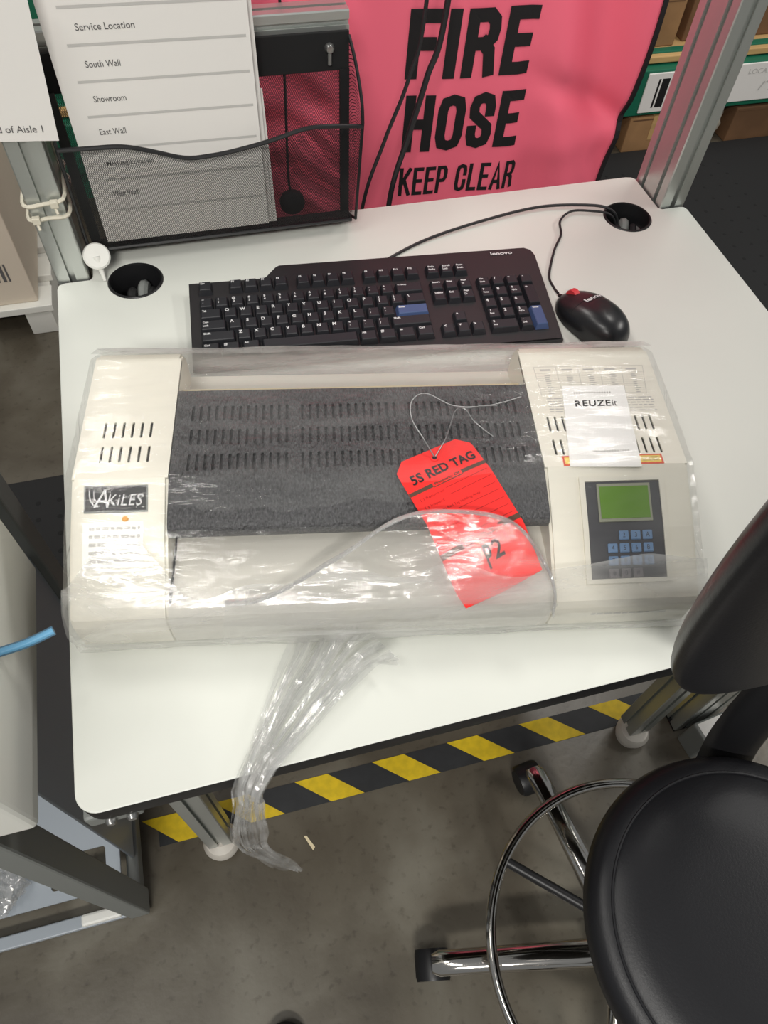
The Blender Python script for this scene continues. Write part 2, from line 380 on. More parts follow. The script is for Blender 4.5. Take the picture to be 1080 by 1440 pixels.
for cx, cy in ((0.0985, 0.659), (0.807, 0.657)):
    bm = B(); lathe(bm, [(0.0355, H - 0.0005), (0.0345, H + 0.0008), (0.0325, H + 0.0008), (0.0318, H - 0.001), (0.0318, H - 0.06), (0.035, H - 0.06)], 40, (cx, cy, 0))
    obj('grommet_ring', bm, M['black'], bench, smooth=True)
    bm = B(); lathe(bm, [(0.0318, H - 0.055), (0.0, H - 0.055)], 32, (cx, cy, 0)); obj('grommet_cup', bm, M['matte_black'], bench)
    for k, (dx, dy, r) in enumerate(((-0.012, -0.004, 0.006), (0.004, 0.006, 0.0075), (0.014, -0.006, 0.005))):
        bm = B(); tube(bm, smoothpts([(cx + dx, cy + dy - 0.012, H - 0.054), (cx + dx, cy + dy - 0.004, H - 0.03), (cx + dx + 0.004, cy + dy + 0.01, H - 0.022), (cx + dx + 0.006, cy + dy + 0.012, H - 0.05)]), r, 8)
        obj('cable_loop', bm, M['rubber' if k != 1 else 'steelgrey'], bench, smooth=True)
bm = B(); prism(bm, [(x + 0.001, y + NY + 0.009) for x, y in slot_profile(0.040, 0.080, [0.02], [0.02, 0.06])], 0.05, H + 0.75, 'z')
obj('post', bm, M['alu'], bench)
bm = B(); prism(bm, [(x + 0.865, y + NY + 0.002) for x, y in slot_profile(0.040, 0.080, [0.02], [0.02, 0.06])], 0.05, H + 0.75, 'z')
obj('post', bm, M['alu'], bench)
# front legs, feet, rails under the top
for lx, ly in ((0.0115, 0.088), (0.79, 0.088)):
    bm = B(); prism(bm, [(x + lx, y + ly) for x, y in slot_profile(0.04, 0.04, [0.02], [0.02])], 0.045, H - 0.028, 'z'); obj('leg', bm, M['alu'], bench)
    bm = B(); lathe(bm, [(0, 0.012), (0.018, 0.012), (0.03, 0.014), (0.031, 0.024), (0.025, 0.034), (0.012, 0.038), (0.009, 0.046), (0, 0.046)], 32, (lx + 0.02, ly + 0.012, 0)); lathe(bm, [(0, 0), (0.026, 0), (0.026, 0.012), (0, 0.012)], 24, (lx + 0.02, ly + 0.012, 0))
    obj('levelling_foot', bm, M['castor'], bench, smooth=True)
bm = B(); prism(bm, [(y, z + H - 0.067) for y, z in [(x + 0.088, yy) for x, yy in slot_profile(0.04, 0.04, [0.02], [0.02])]], 0.052, 0.79, 'x'); obj('front_rail', bm, M['alu'], bench)
for lx in (0.0115, 0.83):
    bm = B(); prism(bm, [(x + lx, z + H - 0.067) for x, z in slot_profile(0.04, 0.04, [0.02], [0.02])], 0.128, NY + 0.005, 'y'); obj('side_rail', bm, M['alu'], bench)
bm = B(); box(bm, -0.002, 0.045, 0.0035, 0.088, H - 0.052, H - 0.028, 0.003); obj('corner_bracket', bm, M['steelgrey'], bench)
for x_ in (0.018, 0.036):
    bm = B(); lathe(bm, [(0, 0.005), (0.0035, 0.005), (0.005, 0.002), (0.005, 0)], 12, (x_, 0.0035, H - 0.041), Matrix.Rotation(PI / 2, 4, 'X')); obj('bolt', bm, M['steelbolt'], bench, smooth=True)

# extrusion stub with label standing by the right leg
stub = thing('extrusion_offcut', 'grey aluminium profile standing on the floor right of the front bench leg', 'metal profile', (0.897, 0.084, 0))
bm = B(); prism(bm, slot_profile(0.07, 0.045, [0.02, 0.05], [0.022]), 0.006, 0.70, 'z'); obj('profile', bm, M['alu'], stub)
bm = B(); box(bm, 0.0, 0.07, 0.0, 0.045, 0.0, 0.006, 0.001); obj('end_cap', bm, M['rubber'], stub)
pk = thing('power_adapter', 'small grey floor box with white paper label beside the aluminium profile', 'adapter', (0.903, 0.028, 0), 0.12)
bm = B(); box(bm, 0, 0.068, 0, 0.045, 0, 0.085, 0.004); obj('adapter_body', bm, M['steelgrey'], pk)
bm = B(); box(bm, 0.006, 0.062, -0.0008, 0.0, 0.020, 0.080); obj('paper_label', bm, M['paper'], pk)
bm = B(); box(bm, 0.006, 0.062, 0.004, 0.041, 0.085, 0.0858); obj('paper_label', bm, M['paper'], pk)

# ------------------------------------------------------------------ floor tape
tp = thing('floor_tape', 'worn black and yellow hazard tape stuck along the concrete floor', 'floor tape', (0, 0, 0))
bm = B(); box(bm, -0.075, 1.25, 0.1215, 0.1705, 0.0003, 0.0010); obj('black_band', bm, M['tapeblack'], tp)
me0 = None
for k in range(-2, 7):
    x = 0.146 * k
    if me0 is None:
        bm = B(); prism(bm, [(0.1705, 0.1705), (0.2315, 0.1705), (0.2900, 0.1215), (0.2290, 0.1215)], 0.0010, 0.0014, 'z')
        o = obj('yellow_block', bm, M['yellow'], tp, loc=(x, 0, 0)); me0 = o.data
        if k == -2: o.location = (x + 0.02, 0, 0)
    else: obj('yellow_block', me0, M['yellow'], tp, loc=(x, 0, 0))

# ------------------------------------------------------------------ laminating machine
LO = Vector((0.0156, 0.1475, H)); LT = math.radians(-11)
LA, I0, I1 = 0.565, 0.084, 0.428
lam = thing('laminating_machine', 'wide cream laminator with black crinkled cover and keypad', 'laminator', LO, LT)
hp = [(0.004, 0.006), (0.0, 0.012), (0.0, 0.045), (0.003, 0.054), (0.013, 0.060), (0.060, 0.085), (0.1148, 0.1092), (0.1152, 0.1055), (0.262, 0.1055), (0.2625, 0.1092), (0.272, 0.106), (0.280, 0.096), (0.283, 0.08), (0.283, 0.006)]
def housing(a0, a1, slots, name):
    bm = B(); prism(bm, hp, a0, a1, 'x')
    for f in bm.faces:
        c = f.calc_center_median()
        if f.normal.z > 0.9 and abs(c.z - 0.1055) < 1e-3: f.material_index = 1  # slot floor coloured black for the shade of a hollow inside
    bm.edges.ensure_lookup_table()
    es = [e for e in bm.edges if abs(e.verts[0].co.x - e.verts[1].co.x) < 1e-6 and e.calc_face_angle(0) > 1.2 and not (0.11 < e.verts[0].co.y < 0.265 and e.verts[0].co.z > 0.104 and e.verts[1].co.z > 0.104)]
    bmesh.ops.bevel(bm, geom=es, offset=0.0025, segments=2, affect='EDGES')
    h = obj(name, bm, [M['cream'], M['matte_black']], lam)
    bm = plate([(a0 + 0.0002, 0.1149), (a1 - 0.0002, 0.1149), (a1 - 0.0002, 0.2626), (a0 + 0.0002, 0.2626)], [stadium(x, y, 0.0026, 0.0195) for x, y in slots], 0.1062, 0.1092, bev=0.0)
    obj('vent_plate', bm, M['cream'], h)
    return h
hl = housing(0, I0, [(0.0215 + 0.0084 * k + d, y) for y, d in ((0.171, 0), (0.1425, 0.0006)) for k in range(6)], 'side_housing')
hr = housing(I1, LA, [(0.4420 + 0.0073 * k, y) for y in (0.1665, 0.138) for k in range(15)], 'side_housing')
# tray, rear shelf and base between the housings
bm = B(); prism(bm, [(0.004, 0.006), (0, 0.012), (0, 0.045), (0.003, 0.054), (0.012, 0.0585), (0.11, 0.0595), (0.11, 0.006)], I0, I1, 'x'); obj('feed_tray', bm, M['traywhite'], lam)
bm = B(); box(bm, I0 + 0.004, I1 - 0.002, 0.088, 0.094, 0.0596, 0.066, 0.001); obj('pouch_guide_rail', bm, M['cream'], lam)
bm = B(); box(bm, I0 + 0.0008, I0 + 0.0026, 0.014, 0.090, 0.0594, 0.0606); obj('tray_edge_gap', bm, M['matte_black'], lam)
bm = B(); prism(bm, [(0.11, 0.006), (0.11, 0.078), (0.22, 0.078), (0.235, 0.070), (0.283, 0.062), (0.283, 0.006)], I0, I1, 'x'); obj('rear_shelf', bm, M['traywhite'], lam)
bm = B(); tube(bm, [(I0 + 0.001, 0.231, 0.084), (I1 - 0.001, 0.231, 0.084)], 0.0095, 20); obj('exit_roller', bm, M['rollercream'], lam, smooth=True)
# black cover with real slots
bm = B(); prism(bm, [(0.219, 0.080), (0.219, 0.1052), (0.1165, 0.1052), (0.1165, 0.1085), (0.108, 0.1078), (0.075, 0.0985), (0.0685, 0.0955), (0.0655, 0.091), (0.0655, 0.085), (0.069, 0.0805), (0.075, 0.079)], I0 + 0.0008, I1 - 0.0008, 'x')
cov = obj('top_cover', bm, M['crinkle'], lam, smooth=True)
cols = [0.1008 + 0.0074 * k for k in range(13)] + [0.2043 + 0.0074 * k for k in range(13)] + [0.308 + 0.0074 * k for k in range(15)]
bm = plate([(I0 + 0.0008, 0.1163), (I1 - 0.0008, 0.1163), (I1 - 0.0008, 0.219), (I0 + 0.0008, 0.219)], [stadium(x, y, 0.0027, 0.0195) for y in (0.190, 0.161, 0.1315) for x in cols], 0.1056, 0.1086)
obj('slotted_plate', bm, M['crinkle'], cov)
for a in (0.03, 0.53):
    for b_ in (0.03, 0.255):
        bm = B(); lathe(bm, [(0, 0), (0.010, 0), (0.011, 0.0065), (0, 0.0065)], 20, (a, b_, 0)); obj('rubber_foot', bm, M['rubber'], lam, smooth=True)
# slope frame (front face of the housings): from (b=.013, c=.060) to (b=.1148, c=.1092), with a slight break at b=.06
def slope(a, b, up=0.0):
    if b < 0.060: z = 0.060 + (b - 0.013) * (0.025 / 0.047)
    elif b < 0.1148: z = 0.085 + (b - 0.060) * (0.0242 / 0.0548)
    else: z = 0.1092
    return Vector((a, b, z + up))
def slab(bm, a0, a1, b0, b1, t0, t1, mi=0, skew=0.0):
    """thin slab lying on the sloped face"""
    n = 6; rows = []
    for k in range(n + 1):
        b_ = b0 + (b1 - b0) * k / n; s = skew * (b_ - b0)
        rows.append([bm.verts.new(slope(a0 + s, b_, t0)), bm.verts.new(slope(a1 + s, b_, t0)), bm.verts.new(slope(a1 + s, b_, t1)), bm.verts.new(slope(a0 + s, b_, t1))])
    fs = [bm.faces.new(rows[0]), bm.faces.new(rows[-1][::-1])]
    for r0, r1 in zip(rows, rows[1:]):
        for k in range(4): fs.append(bm.faces.new((r0[k], r1[k], r1[(k + 1) % 4], r0[(k + 1) % 4])))
    for f in fs: f.material_index = mi
    bmesh.ops.recalc_face_normals(bm, faces=fs)
bm = B(); 
for q in ((0.4585, 0.4635, 0.015, 0.104), (0.5345, 0.5395, 0.015, 0.104), (0.46352, 0.53448, 0.015, 0.0185), (0.46352, 0.53448, 0.100, 0.104)): slab(bm, *q, 0.0, 0.0022)
panel = None
bm2 = B(); slab(bm2, 0.4630, 0.5350, 0.0180, 0.1005, 0.0, 0.0009); panel = obj('control_panel', bm2, M['panelgrey'], lam)
obj('panel_bezel', bm, M['cream'], panel)
bm = B(); slab(bm, 0.4745, 0.5250, 0.0650, 0.0975, 0.0009, 0.0022); obj('display_frame', bm, M['lcdframe'], panel)
bm = B(); slab(bm, 0.4765, 0.5230, 0.0675, 0.0950, 0.0022, 0.0025); obj('display', bm, M['lcd'], panel)
for r in range(4):
    for c in range(4):
        if r == 0 and c == 0: continue
        m_ = M['greybtn'] if r == 3 else M['bluebtn']
        if r == 3 and c == 3: continue
        a_ = 0.4805 + 0.0112 * c; b_ = 0.0575 - 0.0102 * r - 0.004
        bm = B(); slab(bm, a_, a_ + 0.0092, b_ - 0.0038, b_ + 0.0038, 0.0009, 0.0022, 0)
        bmesh.ops.bevel(bm, geom=[e for e in bm.edges if e.calc_face_angle(0) > 1], offset=0.0006, segments=1, affect='EDGES')
        add_text(bm, '123A456B789C*0#D'[r * 4 + c], lambda u, v, a_=a_, b_=b_: slope(a_ + 0.0046 + u, b_ + v, 0.00235), h=0.0038, mi=1)
        obj('button', bm, [m_, M['panelgrey']], panel)
# name plate, notice and indicator on the left housing
bm = B(); slab(bm, 0.0118, 0.0668, 0.0865, 0.1085, 0.0, 0.0012); slab(bm, 0.0130, 0.0656, 0.0877, 0.1073, 0.0012, 0.0014, 1); np_ = obj('name_plate', bm, [M['steelgrey'], M['black']], lam)
bm = B()
add_text(bm, 'A', lambda u, v: slope(0.0265 + u, 0.0975 + v, 0.0017), w=0.0135, h=0.0150, shear=0.25, bold=0.0)
add_text(bm, 'KiLES', lambda u, v: slope(0.0475 + u, 0.0962 + v, 0.0017), w=0.031, h=0.0095, shear=0.25, bold=0.0, spacing=1.1)
tube(bm, smoothpts([slope(0.0165, 0.1045, 0.0017), slope(0.017, 0.098, 0.0017), slope(0.020, 0.0925, 0.0017), slope(0.0245, 0.091, 0.0017)]), [0.0005] * 19, 6, flat=0.2)
tube(bm, smoothpts([slope(0.0205, 0.1045, 0.0017), slope(0.0205, 0.099, 0.0017), slope(0.023, 0.0945, 0.0017)]), [0.00035] * 13, 6, flat=0.2)
obj('lettering', bm, M['legend'], np_)
bm = B(); lathe(bm, [(0, 0.001), (0.0022, 0.001), (0.003, 0)], 16, slope(0.0475, 0.0815)); obj('indicator_dot', bm, M['orange'], lam)
bm = B(); slab(bm, 0.0110, 0.0630, 0.0425, 0.0790, 0.0, 0.0004)
nl = obj('notice_label', bm, M['lamper'], lam)
bm = B()
for k in range(5):
    y_ = 0.0735 - k * 0.0065; x_ = 0.0165
    while x_ < 0.059:
        l_ = random.uniform(0.003, 0.008); slab(bm, x_, min(x_ + l_, 0.0605), y_ - 0.0013, y_ + 0.0013, 0.0004, 0.0006); x_ += l_ + 0.0014
obj('small_print', bm, M['rule'], nl)
# diagram, warning labels and sticker on the right housing
bm = B()
def line_on(x0, y0, x1, y1, w_=0.0004, z=0.10945):
    d = Vector((x1 - x0, y1 - y0, 0)); n = Vector((-d.y, d.x, 0)).normalized() * w_ / 2
    vs_ = [bm.verts.new(Vector(p) + s * n) for p, s in (((x0, y0, z), -1), ((x1, y1, z), -1), ((x1, y1, z), 1), ((x0, y0, z), 1))]
    bm.faces.new(vs_)
for k in range(6): line_on(0.4400 + 0.0230 * k, 0.242, 0.4415 + 0.0215 * k, 0.203)
line_on(0.440, 0.242, 0.555, 0.242); line_on(0.440, 0.233, 0.555, 0.233, 0.0003)
for k in range(9): line_on(0.441, 0.229 - k * 0.003, 0.552, 0.229 - k * 0.003, 0.0002)
for k in range(5):
    line_on(0.446 + 0.0225 * k, 0.2375, 0.457 + 0.0225 * k, 0.2375, 0.0022)
    for j in range(10): line_on(0.4495 + 0.0225 * k, 0.230 - j * 0.0027, 0.4495 + 0.0225 * k + random.uniform(0.003, 0.007), 0.230 - j * 0.0027, 0.0011)
for k in range(6):
    x_ = 0.446
    while x_ < 0.552:
        l_ = random.uniform(0.003, 0.009); line_on(x_, 0.1985 - k * 0.0034, min(x_ + l_, 0.554), 0.1985 - k * 0.0034, 0.0012); x_ += l_ + 0.0013
obj('printed_diagram', bm, M['rule'], lam)
bm = B()
prism(bm, [(0.4462, 0.1150), (0.5425, 0.1150), (0.5425, 0.1265), (0.4462, 0.1265)], 0.1092, 0.1096, 'z', 0)
prism(bm, [(0.4482, 0.1168), (0.5405, 0.1168), (0.5405, 0.1247), (0.4482, 0.1247)], 0.1096, 0.1098, 'z', 1)
wl = obj('warning_label', bm, [M['warnred'], M['warnyellow']], lam)
bm = B(); 
for k in range(3):
    x_ = 0.522
    while x_ < 0.539:
        l_ = random.uniform(0.002, 0.005); line_on(x_, 0.123 - k * 0.002, min(x_ + l_, 0.539), 0.123 - k * 0.002, 0.0006, 0.1099); x_ += l_ + 0.0008
obj('small_print', bm, M['ink'], wl)
bm = B(); prism(bm, [(0.4515, 0.1135), (0.5195, 0.1110), (0.5280, 0.2135), (0.4640, 0.2145)], 0.1098, 0.1103, 'z'); st = obj('asset_sticker', bm, M['lamper'], lam)
bm = B(); add_text(bm, 'REUZE', lambda u, v: Vector((0.4905 + u + 0.10 * v, 0.1905 + v, 0.1106)), w=0.036, h=0.0078, bold=0.022, spacing=1.15)
add_text(bm, 'it', lambda u, v: Vector((0.5125 + u + 0.10 * v, 0.1905 + v, 0.1106)), h=0.0075, sx=0.8)
obj('lettering', bm, M['blackink'], st)
for y_, x0, x1 in ((0.2045, 0.474, 0.513), (0.1305, 0.477, 0.511)):
    bm = B(); x_ = x0
    while x_ < x1: line_on(x_, y_, x_ + 0.0014, y_, 0.0022, 0.1106); x_ += 0.0026
    obj('printed_line', bm, M['rule'], st)
# toggle on the right end and small front print
bm = B(); box(bm, LA, LA + 0.006, 0.016, 0.030, 0.018, 0.040, 0.002); obj('side_switch', bm, M['nylon'], lam)
bm = B()
x_ = 0.468
while x_ < 0.540:
    l_ = random.uniform(0.003, 0.008); prism(bm, [(x_, 0.030), (x_ + l_, 0.030), (x_ + l_, 0.0335), (x_, 0.0335)], -0.0003, 0.0, 'y'); x_ += l_ + 0.0012
obj('front_print', bm, M['rule'], lam)

# ------------------------------------------------------------------ red tag with its wire
tagt = thing('red_tag', 'bright red inspection card tied to the laminator with thin wire', 'tag', LO, LT)
TL, TRr, BR, BL = Vector((0.2845, 0.1185, 0.1145)), Vector((0.3575, 0.1530, 0.1145)), Vector((0.4165, 0.0255, 0.066)), Vector((0.3450, -0.0040, 0.066))
def tagp(u, v, up=0.0):       # u 0..1 across, v 0..1 down
    p = TL.lerp(TRr, u).lerp(BL.lerp(BR, u), v)
    b_ = p.y                                       # lies on the cover, then bends down over its front edge to the tray
    if b_ > 0.112: s_ = 0.1112
    elif b_ > 0.060: s_ = 0.1112 - (0.112 - b_) / 0.052 * 0.0112
    else: s_ = 0.1000 - (0.060 - b_) * 0.75
    p.z = max(0.0625, s_) + up
    return p
N = 28; bm = B()
g = {}
for i in range(N + 1):
    v = i / N
    u0, u1 = 0.0, 1.0
    if v < 0.075: u0 = 0.14 * (1 - v / 0.075); u1 = 1 - 0.14 * (1 - v / 0.075)
    for j in range(9):
        u = u0 + (u1 - u0) * j / 8
        g[i, j] = (bm.verts.new(tagp(u, v, 0.0)), bm.verts.new(tagp(u, v, 0.0005)))
for i in range(N):
    for j in range(8):
        if i == 1 and j in (3, 4): pass
        bm.faces.new([g[a][1] for a in ((i, j), (i + 1, j), (i + 1, j + 1), (i, j + 1))]); bm.faces.new([g[a][0] for a in ((i, j), (i, j + 1), (i + 1, j + 1), (i + 1, j))])
for i in range(N):
    for j in (0, 8): bm.faces.new((g[i, j][0], g[i + 1, j][0], g[i + 1, j][1], g[i, j][1]))
for j in range(8):
    for i in (0, N): bm.faces.new((g[i, j][0], g[i, j + 1][0], g[i, j + 1][1], g[i, j][1]))
bmesh.ops.recalc_face_normals(bm, faces=bm.faces)
card = obj('card', bm, M['tagred'], tagt)
def tf(cu, cv, up=0.0009):    # metric placement on the card: card is .079 wide and .151 long
    return lambda x, y: tagp(cu + x / 0.079, cv - y / 0.151, up)
bm = B(); add_text(bm, '5S RED TAG', tf(0.52, 0.165), w=0.066, h=0.0105, bold=0.03, spacing=1.05)
obj('lettering', bm, M['blackink'], card)
bm = B(); add_text(bm, 'P', tf(0.50, 0.79), h=0.021, sx=0.5, bold=0.02); add_text(bm, '2', tf(0.62, 0.775), h=0.016, sx=0.9, bold=0.02)
obj('handwriting', bm, M['blackink'], card)
def band(bm, u0, u1, v0, v1, up=0.0007, n=8):
    for k in range(n):
        ua, ub = u0 + (u1 - u0) * k / n, u0 + (u1 - u0) * (k + 1) / n
        bm.faces.new([bm.verts.new(tagp(a, b_, up)) for a, b_ in ((ua, v1), (ub, v1), (ub, v0), (ua, v0))])
bm = B(); band(bm, 0, 0.30, 0.235, 0.262); band(bm, 0.68, 1.0, 0.235, 0.262); band(bm, 0.3, 0.68, 0.262, 0.268)
add_text(bm, 'Property Of', tf(0.49, 0.249), w=0.026, h=0.0034, bold=0.02); obj('printed_band', bm, M['tagbar'], card); bm = B()
band(bm, 0, 0.28, 0.655, 0.69); band(bm, 0.72, 1.0, 0.655, 0.69); band(bm, 0.28, 0.72, 0.682, 0.69)
add_text(bm, 'Action By', tf(0.5, 0.669), w=0.026, h=0.0034, bold=0.02)
obj('printed_band', bm, M['tagbar'], card)
bm = B()
for k, (s_, w_) in enumerate((('( ) Return to', 0.024), ('( ) Inspect', 0.020), ('( ) Move to Red Tag Holding Area', 0.052), ('( ) Discard', 0.020), ('( ) Recycle', 0.022), ('( ) Other', 0.017))):
    add_text(bm, s_, tf(0.08 + w_ / 0.158, 0.312 + 0.058 * k, 0.0008), w=w_, h=0.0036)
for v in (0.30, 0.352, 0.408, 0.46, 0.52, 0.575, 0.63): band(bm, 0.42 if v != 0.408 else 0.8, 0.96, v, v + 0.003, 0.0007)
obj('small_print', bm, M['tagink'], card)
bm = B(); hc = tagp(0.5, 0.075, 0.0); 
lathe(bm, [(0.0, 0.0011), (0.0022, 0.0011), (0.0022, 0.0015), (0.0038, 0.0015), (0.0040, 0.0004)], 20, hc)
for f in bm.faces:
    c_ = f.calc_center_median() - hc
    f.material_index = 0 if math.hypot(c_.x, c_.y) < 0.0022 and c_.z < 0.0012 else 1
obj('eyelet', bm, [M['matte_black'], M['tagred']], tagt)
bm = B(); hz = hc.z + 0.002
W1 = [(hc.x, hc.y, hz), (0.3163, 0.1400, 0.122), (0.3065, 0.1623, 0.126), (0.3085, 0.1830, 0.128), (0.3232, 0.1925, 0.127), (0.3497, 0.1805, 0.122), (0.385, 0.184, 0.118), (0.4185, 0.197, 0.115)]
W2 = [(hc.x + 0.001, hc.y + 0.001, hz), (0.336, 0.140, 0.122), (0.3423, 0.1560, 0.122), (0.3497, 0.1735, 0.124), (0.359, 0.1755, 0.123), (0.3654, 0.1648, 0.120), (0.374, 0.1570, 0.1165), (0.3835, 0.1486, 0.114)]
W3 = [(0.3497 + 0.003, 0.1790, 0.1225), (0.362, 0.1785, 0.121), (0.374, 0.1812, 0.12), (0.392, 0.1835, 0.118)]
for W in (W1, W2, W3): tube(bm, smoothpts(W, 8), 0.0006, 6)
obj('tie_wire', bm, M['wire'], tagt, smooth=True)

# ------------------------------------------------------------------ stretch film round the laminator
film = thing('stretch_wrap', 'clear crinkled stretch film wrapped round the laminator with a twisted tail', 'plastic film', LO, LT)
def resample(P, n):
    P = [Vector((p[0], p[1], 0)) for p in P]; L = [0]
    for a, b in zip(P, P[1:]): L.append(L[-1] + (b - a).length)
    out = []
    for k in range(n + 1):
        s = L[-1] * k / n; i = max(j for j in range(len(L)) if L[j] <= s + 1e-9); i = min(i, len(P) - 2)
        out.append(P[i].lerp(P[i + 1], (s - L[i]) / (L[i + 1] - L[i])))
    return out
loop = [(0.002, 0.0035), (-0.004, 0.012), (-0.0045, 0.046), (0.006, 0.064), (0.058, 0.0895), (0.1148, 0.1145), (0.190, 0.1150), (0.264, 0.1140), (0.281, 0.103), (0.2885, 0.085), (0.289, 0.045), (0.286, 0.0035)]
def sheet(a_of, rows, n_a, amp, seed, fn=None):
    bm = B(); G = []
    for j in range(len(rows)):
        r = []
        for i in range(n_a + 1):
            a, q = a_of(i / n_a, j / (len(rows) - 1)), rows[j]
            # ridges run mostly along the machine, pulled a little askew
            nse = noise.noise(Vector((a * 9 + seed, q.x * 75 + a * 12, q.y * 75))) + 0.6 * noise.noise(Vector((a * 22, q.x * 160 - a * 30, q.y * 150 + seed)))
            p = Vector((a, q.x, q.y))
            if fn: p = fn(p)
            c = Vector((0, 0.14, 0.05)); d = Vector((0, p.y - c.y, p.z - c.z)).normalized()
            p = p + d * max(-0.0012, amp * nse); p.z = max(p.z, 0.0015)
            r.append(bm.verts.new(p))
        G.append(r)
    for A, Bq in zip(G, G[1:]):
        for i in range(n_a): bm.faces.new((A[i], A[i + 1], Bq[i + 1], Bq[i]))
    bmesh.ops.recalc_face_normals(bm, faces=bm.faces)
    return bm, G
rows = resample(loop, 110)
def shellfn(p):
    e = min(p.x + 0.004, LA + 0.004 - p.x) / 0.012
    if e < 1:
        k = 1 - 0.03 * (1 - max(0, e)) ** 2; p = Vector((p.x, 0.14 + (p.y - 0.14) * k, 0.05 + (p.z - 0.05) * k))
    return p
bm, G = sheet(lambda s, t: -0.004 + (LA + 0.008) * s, rows, 130, 0.0016, 3.1, shellfn)
for side in (0, -1):
    ring = [r[side] for r in G]; c = bm.verts.new((-0.005 if side == 0 else LA + 0.006, 0.14, 0.05))
    mid = []
    for v in ring: mid.append(bm.verts.new(v.co.lerp(c.co, 0.3) + Vector((random.uniform(-1, 1) * 0.0012 + (-0.001 if side == 0 else 0.001), 0, 0))))
    for k in range(len(ring) - 1):
        bm.faces.new((ring[k], ring[k + 1], mid[k + 1], mid[k])); bm.faces.new((mid[k], mid[k + 1], c))
bmesh.ops.recalc_face_normals(bm, faces=bm.faces)
obj('film_shell', bm, M['film'], film, smooth=True)
# thicker folded layer across the front
bm, _ = sheet(lambda s, t: -0.0025 + (LA + 0.005) * s, resample([(0.0, 0.003), (-0.0065, 0.010), (-0.0075, 0.047), (0.002, 0.0675), (0.036, 0.087)], 26), 150, 0.0022, 8.7)
def trim(bm):
    # ragged upper edge of the front layer
    for v in bm.verts:
        if v.co.y > 0.006:
            k = 0.55 + 0.45 * noise.noise(Vector((v.co.x * 14, 3.3, 0))) * 2
            k += 0.9 * max(0, min(1, (0.10 - v.co.x) / 0.04)) * max(0.1, min(1, (v.co.x + 0.0025) / 0.03))
            v.co.y = 0.006 + (v.co.y - 0.006) * max(0.1, k)
            v.co.z = 0.070 + (v.co.y - 0.006) * 0.55 + random.uniform(0, 0.0006)
trim(bm)
obj('front_fold', bm, M['film_front'], film, smooth=True)
bm, _ = sheet(lambda s, t: -0.003 + (LA + 0.006) * s, resample([(0.2875, 0.004), (0.2915, 0.045), (0.2905, 0.086), (0.282, 0.1055), (0.262, 0.1165)], 26), 150, 0.0018, 15.7)
obj('rear_fold', bm, M['film_front'], film, smooth=True)
# loose flap: everything below a curved gathered edge
AR = [(0.135, 0.004, 0.074), (0.1733, 0.0085, 0.0775), (0.2363, 0.0374, 0.092), (0.2883, 0.0633, 0.108), (0.3364, 0.0640, 0.1165), (0.3849, 0.0489, 0.1175), (0.4128, 0.0222, 0.094), (0.4225, 0.002, 0.078), (0.425, -0.008, 0.052)]
arc = smoothpts(AR, 10)
bm = B(); G = []
for i, p in enumerate(arc):
    r = []
    for j in range(15):
        t = j / 14
        end = Vector((p.x - 0.015 * math.sin(p.x * 20), -0.0085, 0.030)); midp = Vector((p.x, min(p.y, 0.0005), 0.0705))
        q = p.lerp(midp, t / 0.6) if t < 0.6 else midp.lerp(end, (t - 0.6) / 0.4)
        q = q + Vector((0, -0.3, 1)).normalized() * 0.0018 * noise.noise(Vector((q.x * 40, q.y * 110, q.z * 60 + 5)))
        r.append(bm.verts.new(q))
    G.append(r)
for A, Bq in zip(G, G[1:]):
    for j in range(14): bm.faces.new((A[j], Bq[j], Bq[j + 1], A[j + 1]))
bmesh.ops.recalc_face_normals(bm, faces=bm.faces)
obj('loose_flap', bm, M['film_sheet'], film, smooth=True)
bm = B()
for k in range(5):
    ph = random.uniform(0, 6); tube(bm, [p + Vector((0, 0.0022 * math.sin(i * 0.25 + ph), 0.0015 * math.cos(i * 0.3 + ph))) for i, p in enumerate(arc)], [0.0011 + 0.0007 * noise.noise(Vector((i * 0.3, k, 0))) for i in range(len(arc))], 5)
obj('gathered_edge', bm, M['film_rope'], film, smooth=True)
# twisted tail, written in bench coordinates and brought into the film's own frame
inv = (Matrix.Translation(LO) @ Matrix.Rotation(LT, 4, 'Z')).inverted()
TC = [((0.262, 0.106, 0.030), 0.060), ((0.246, 0.096, 0.014), 0.046), ((0.224, 0.076, 0.012), 0.036), ((0.196, 0.050, 0.012), 0.026), ((0.172, 0.024, 0.012), 0.018), ((0.154, 0.003, 0.012), 0.013), ((0.141, -0.014, 0.004), 0.012), ((0.134, -0.022, -0.03), 0.014), ((0.129, -0.027, -0.08), 0.017), ((0.127, -0.028, -0.13), 0.013), ((0.134, -0.030, -0.19), 0.009), ((0.150, -0.034, -0.26), 0.010), ((0.163, -0.036, -0.31), 0.004)]
cl = smoothpts([p for p, _ in TC], 7); wd = []
for i in range(len(TC) - 1):
    for k in range(7): wd.append(TC[i][1] + (TC[i + 1][1] - TC[i][1]) * k / 7)
wd.append(TC[-1][1])
bm = B(); random.seed(11)
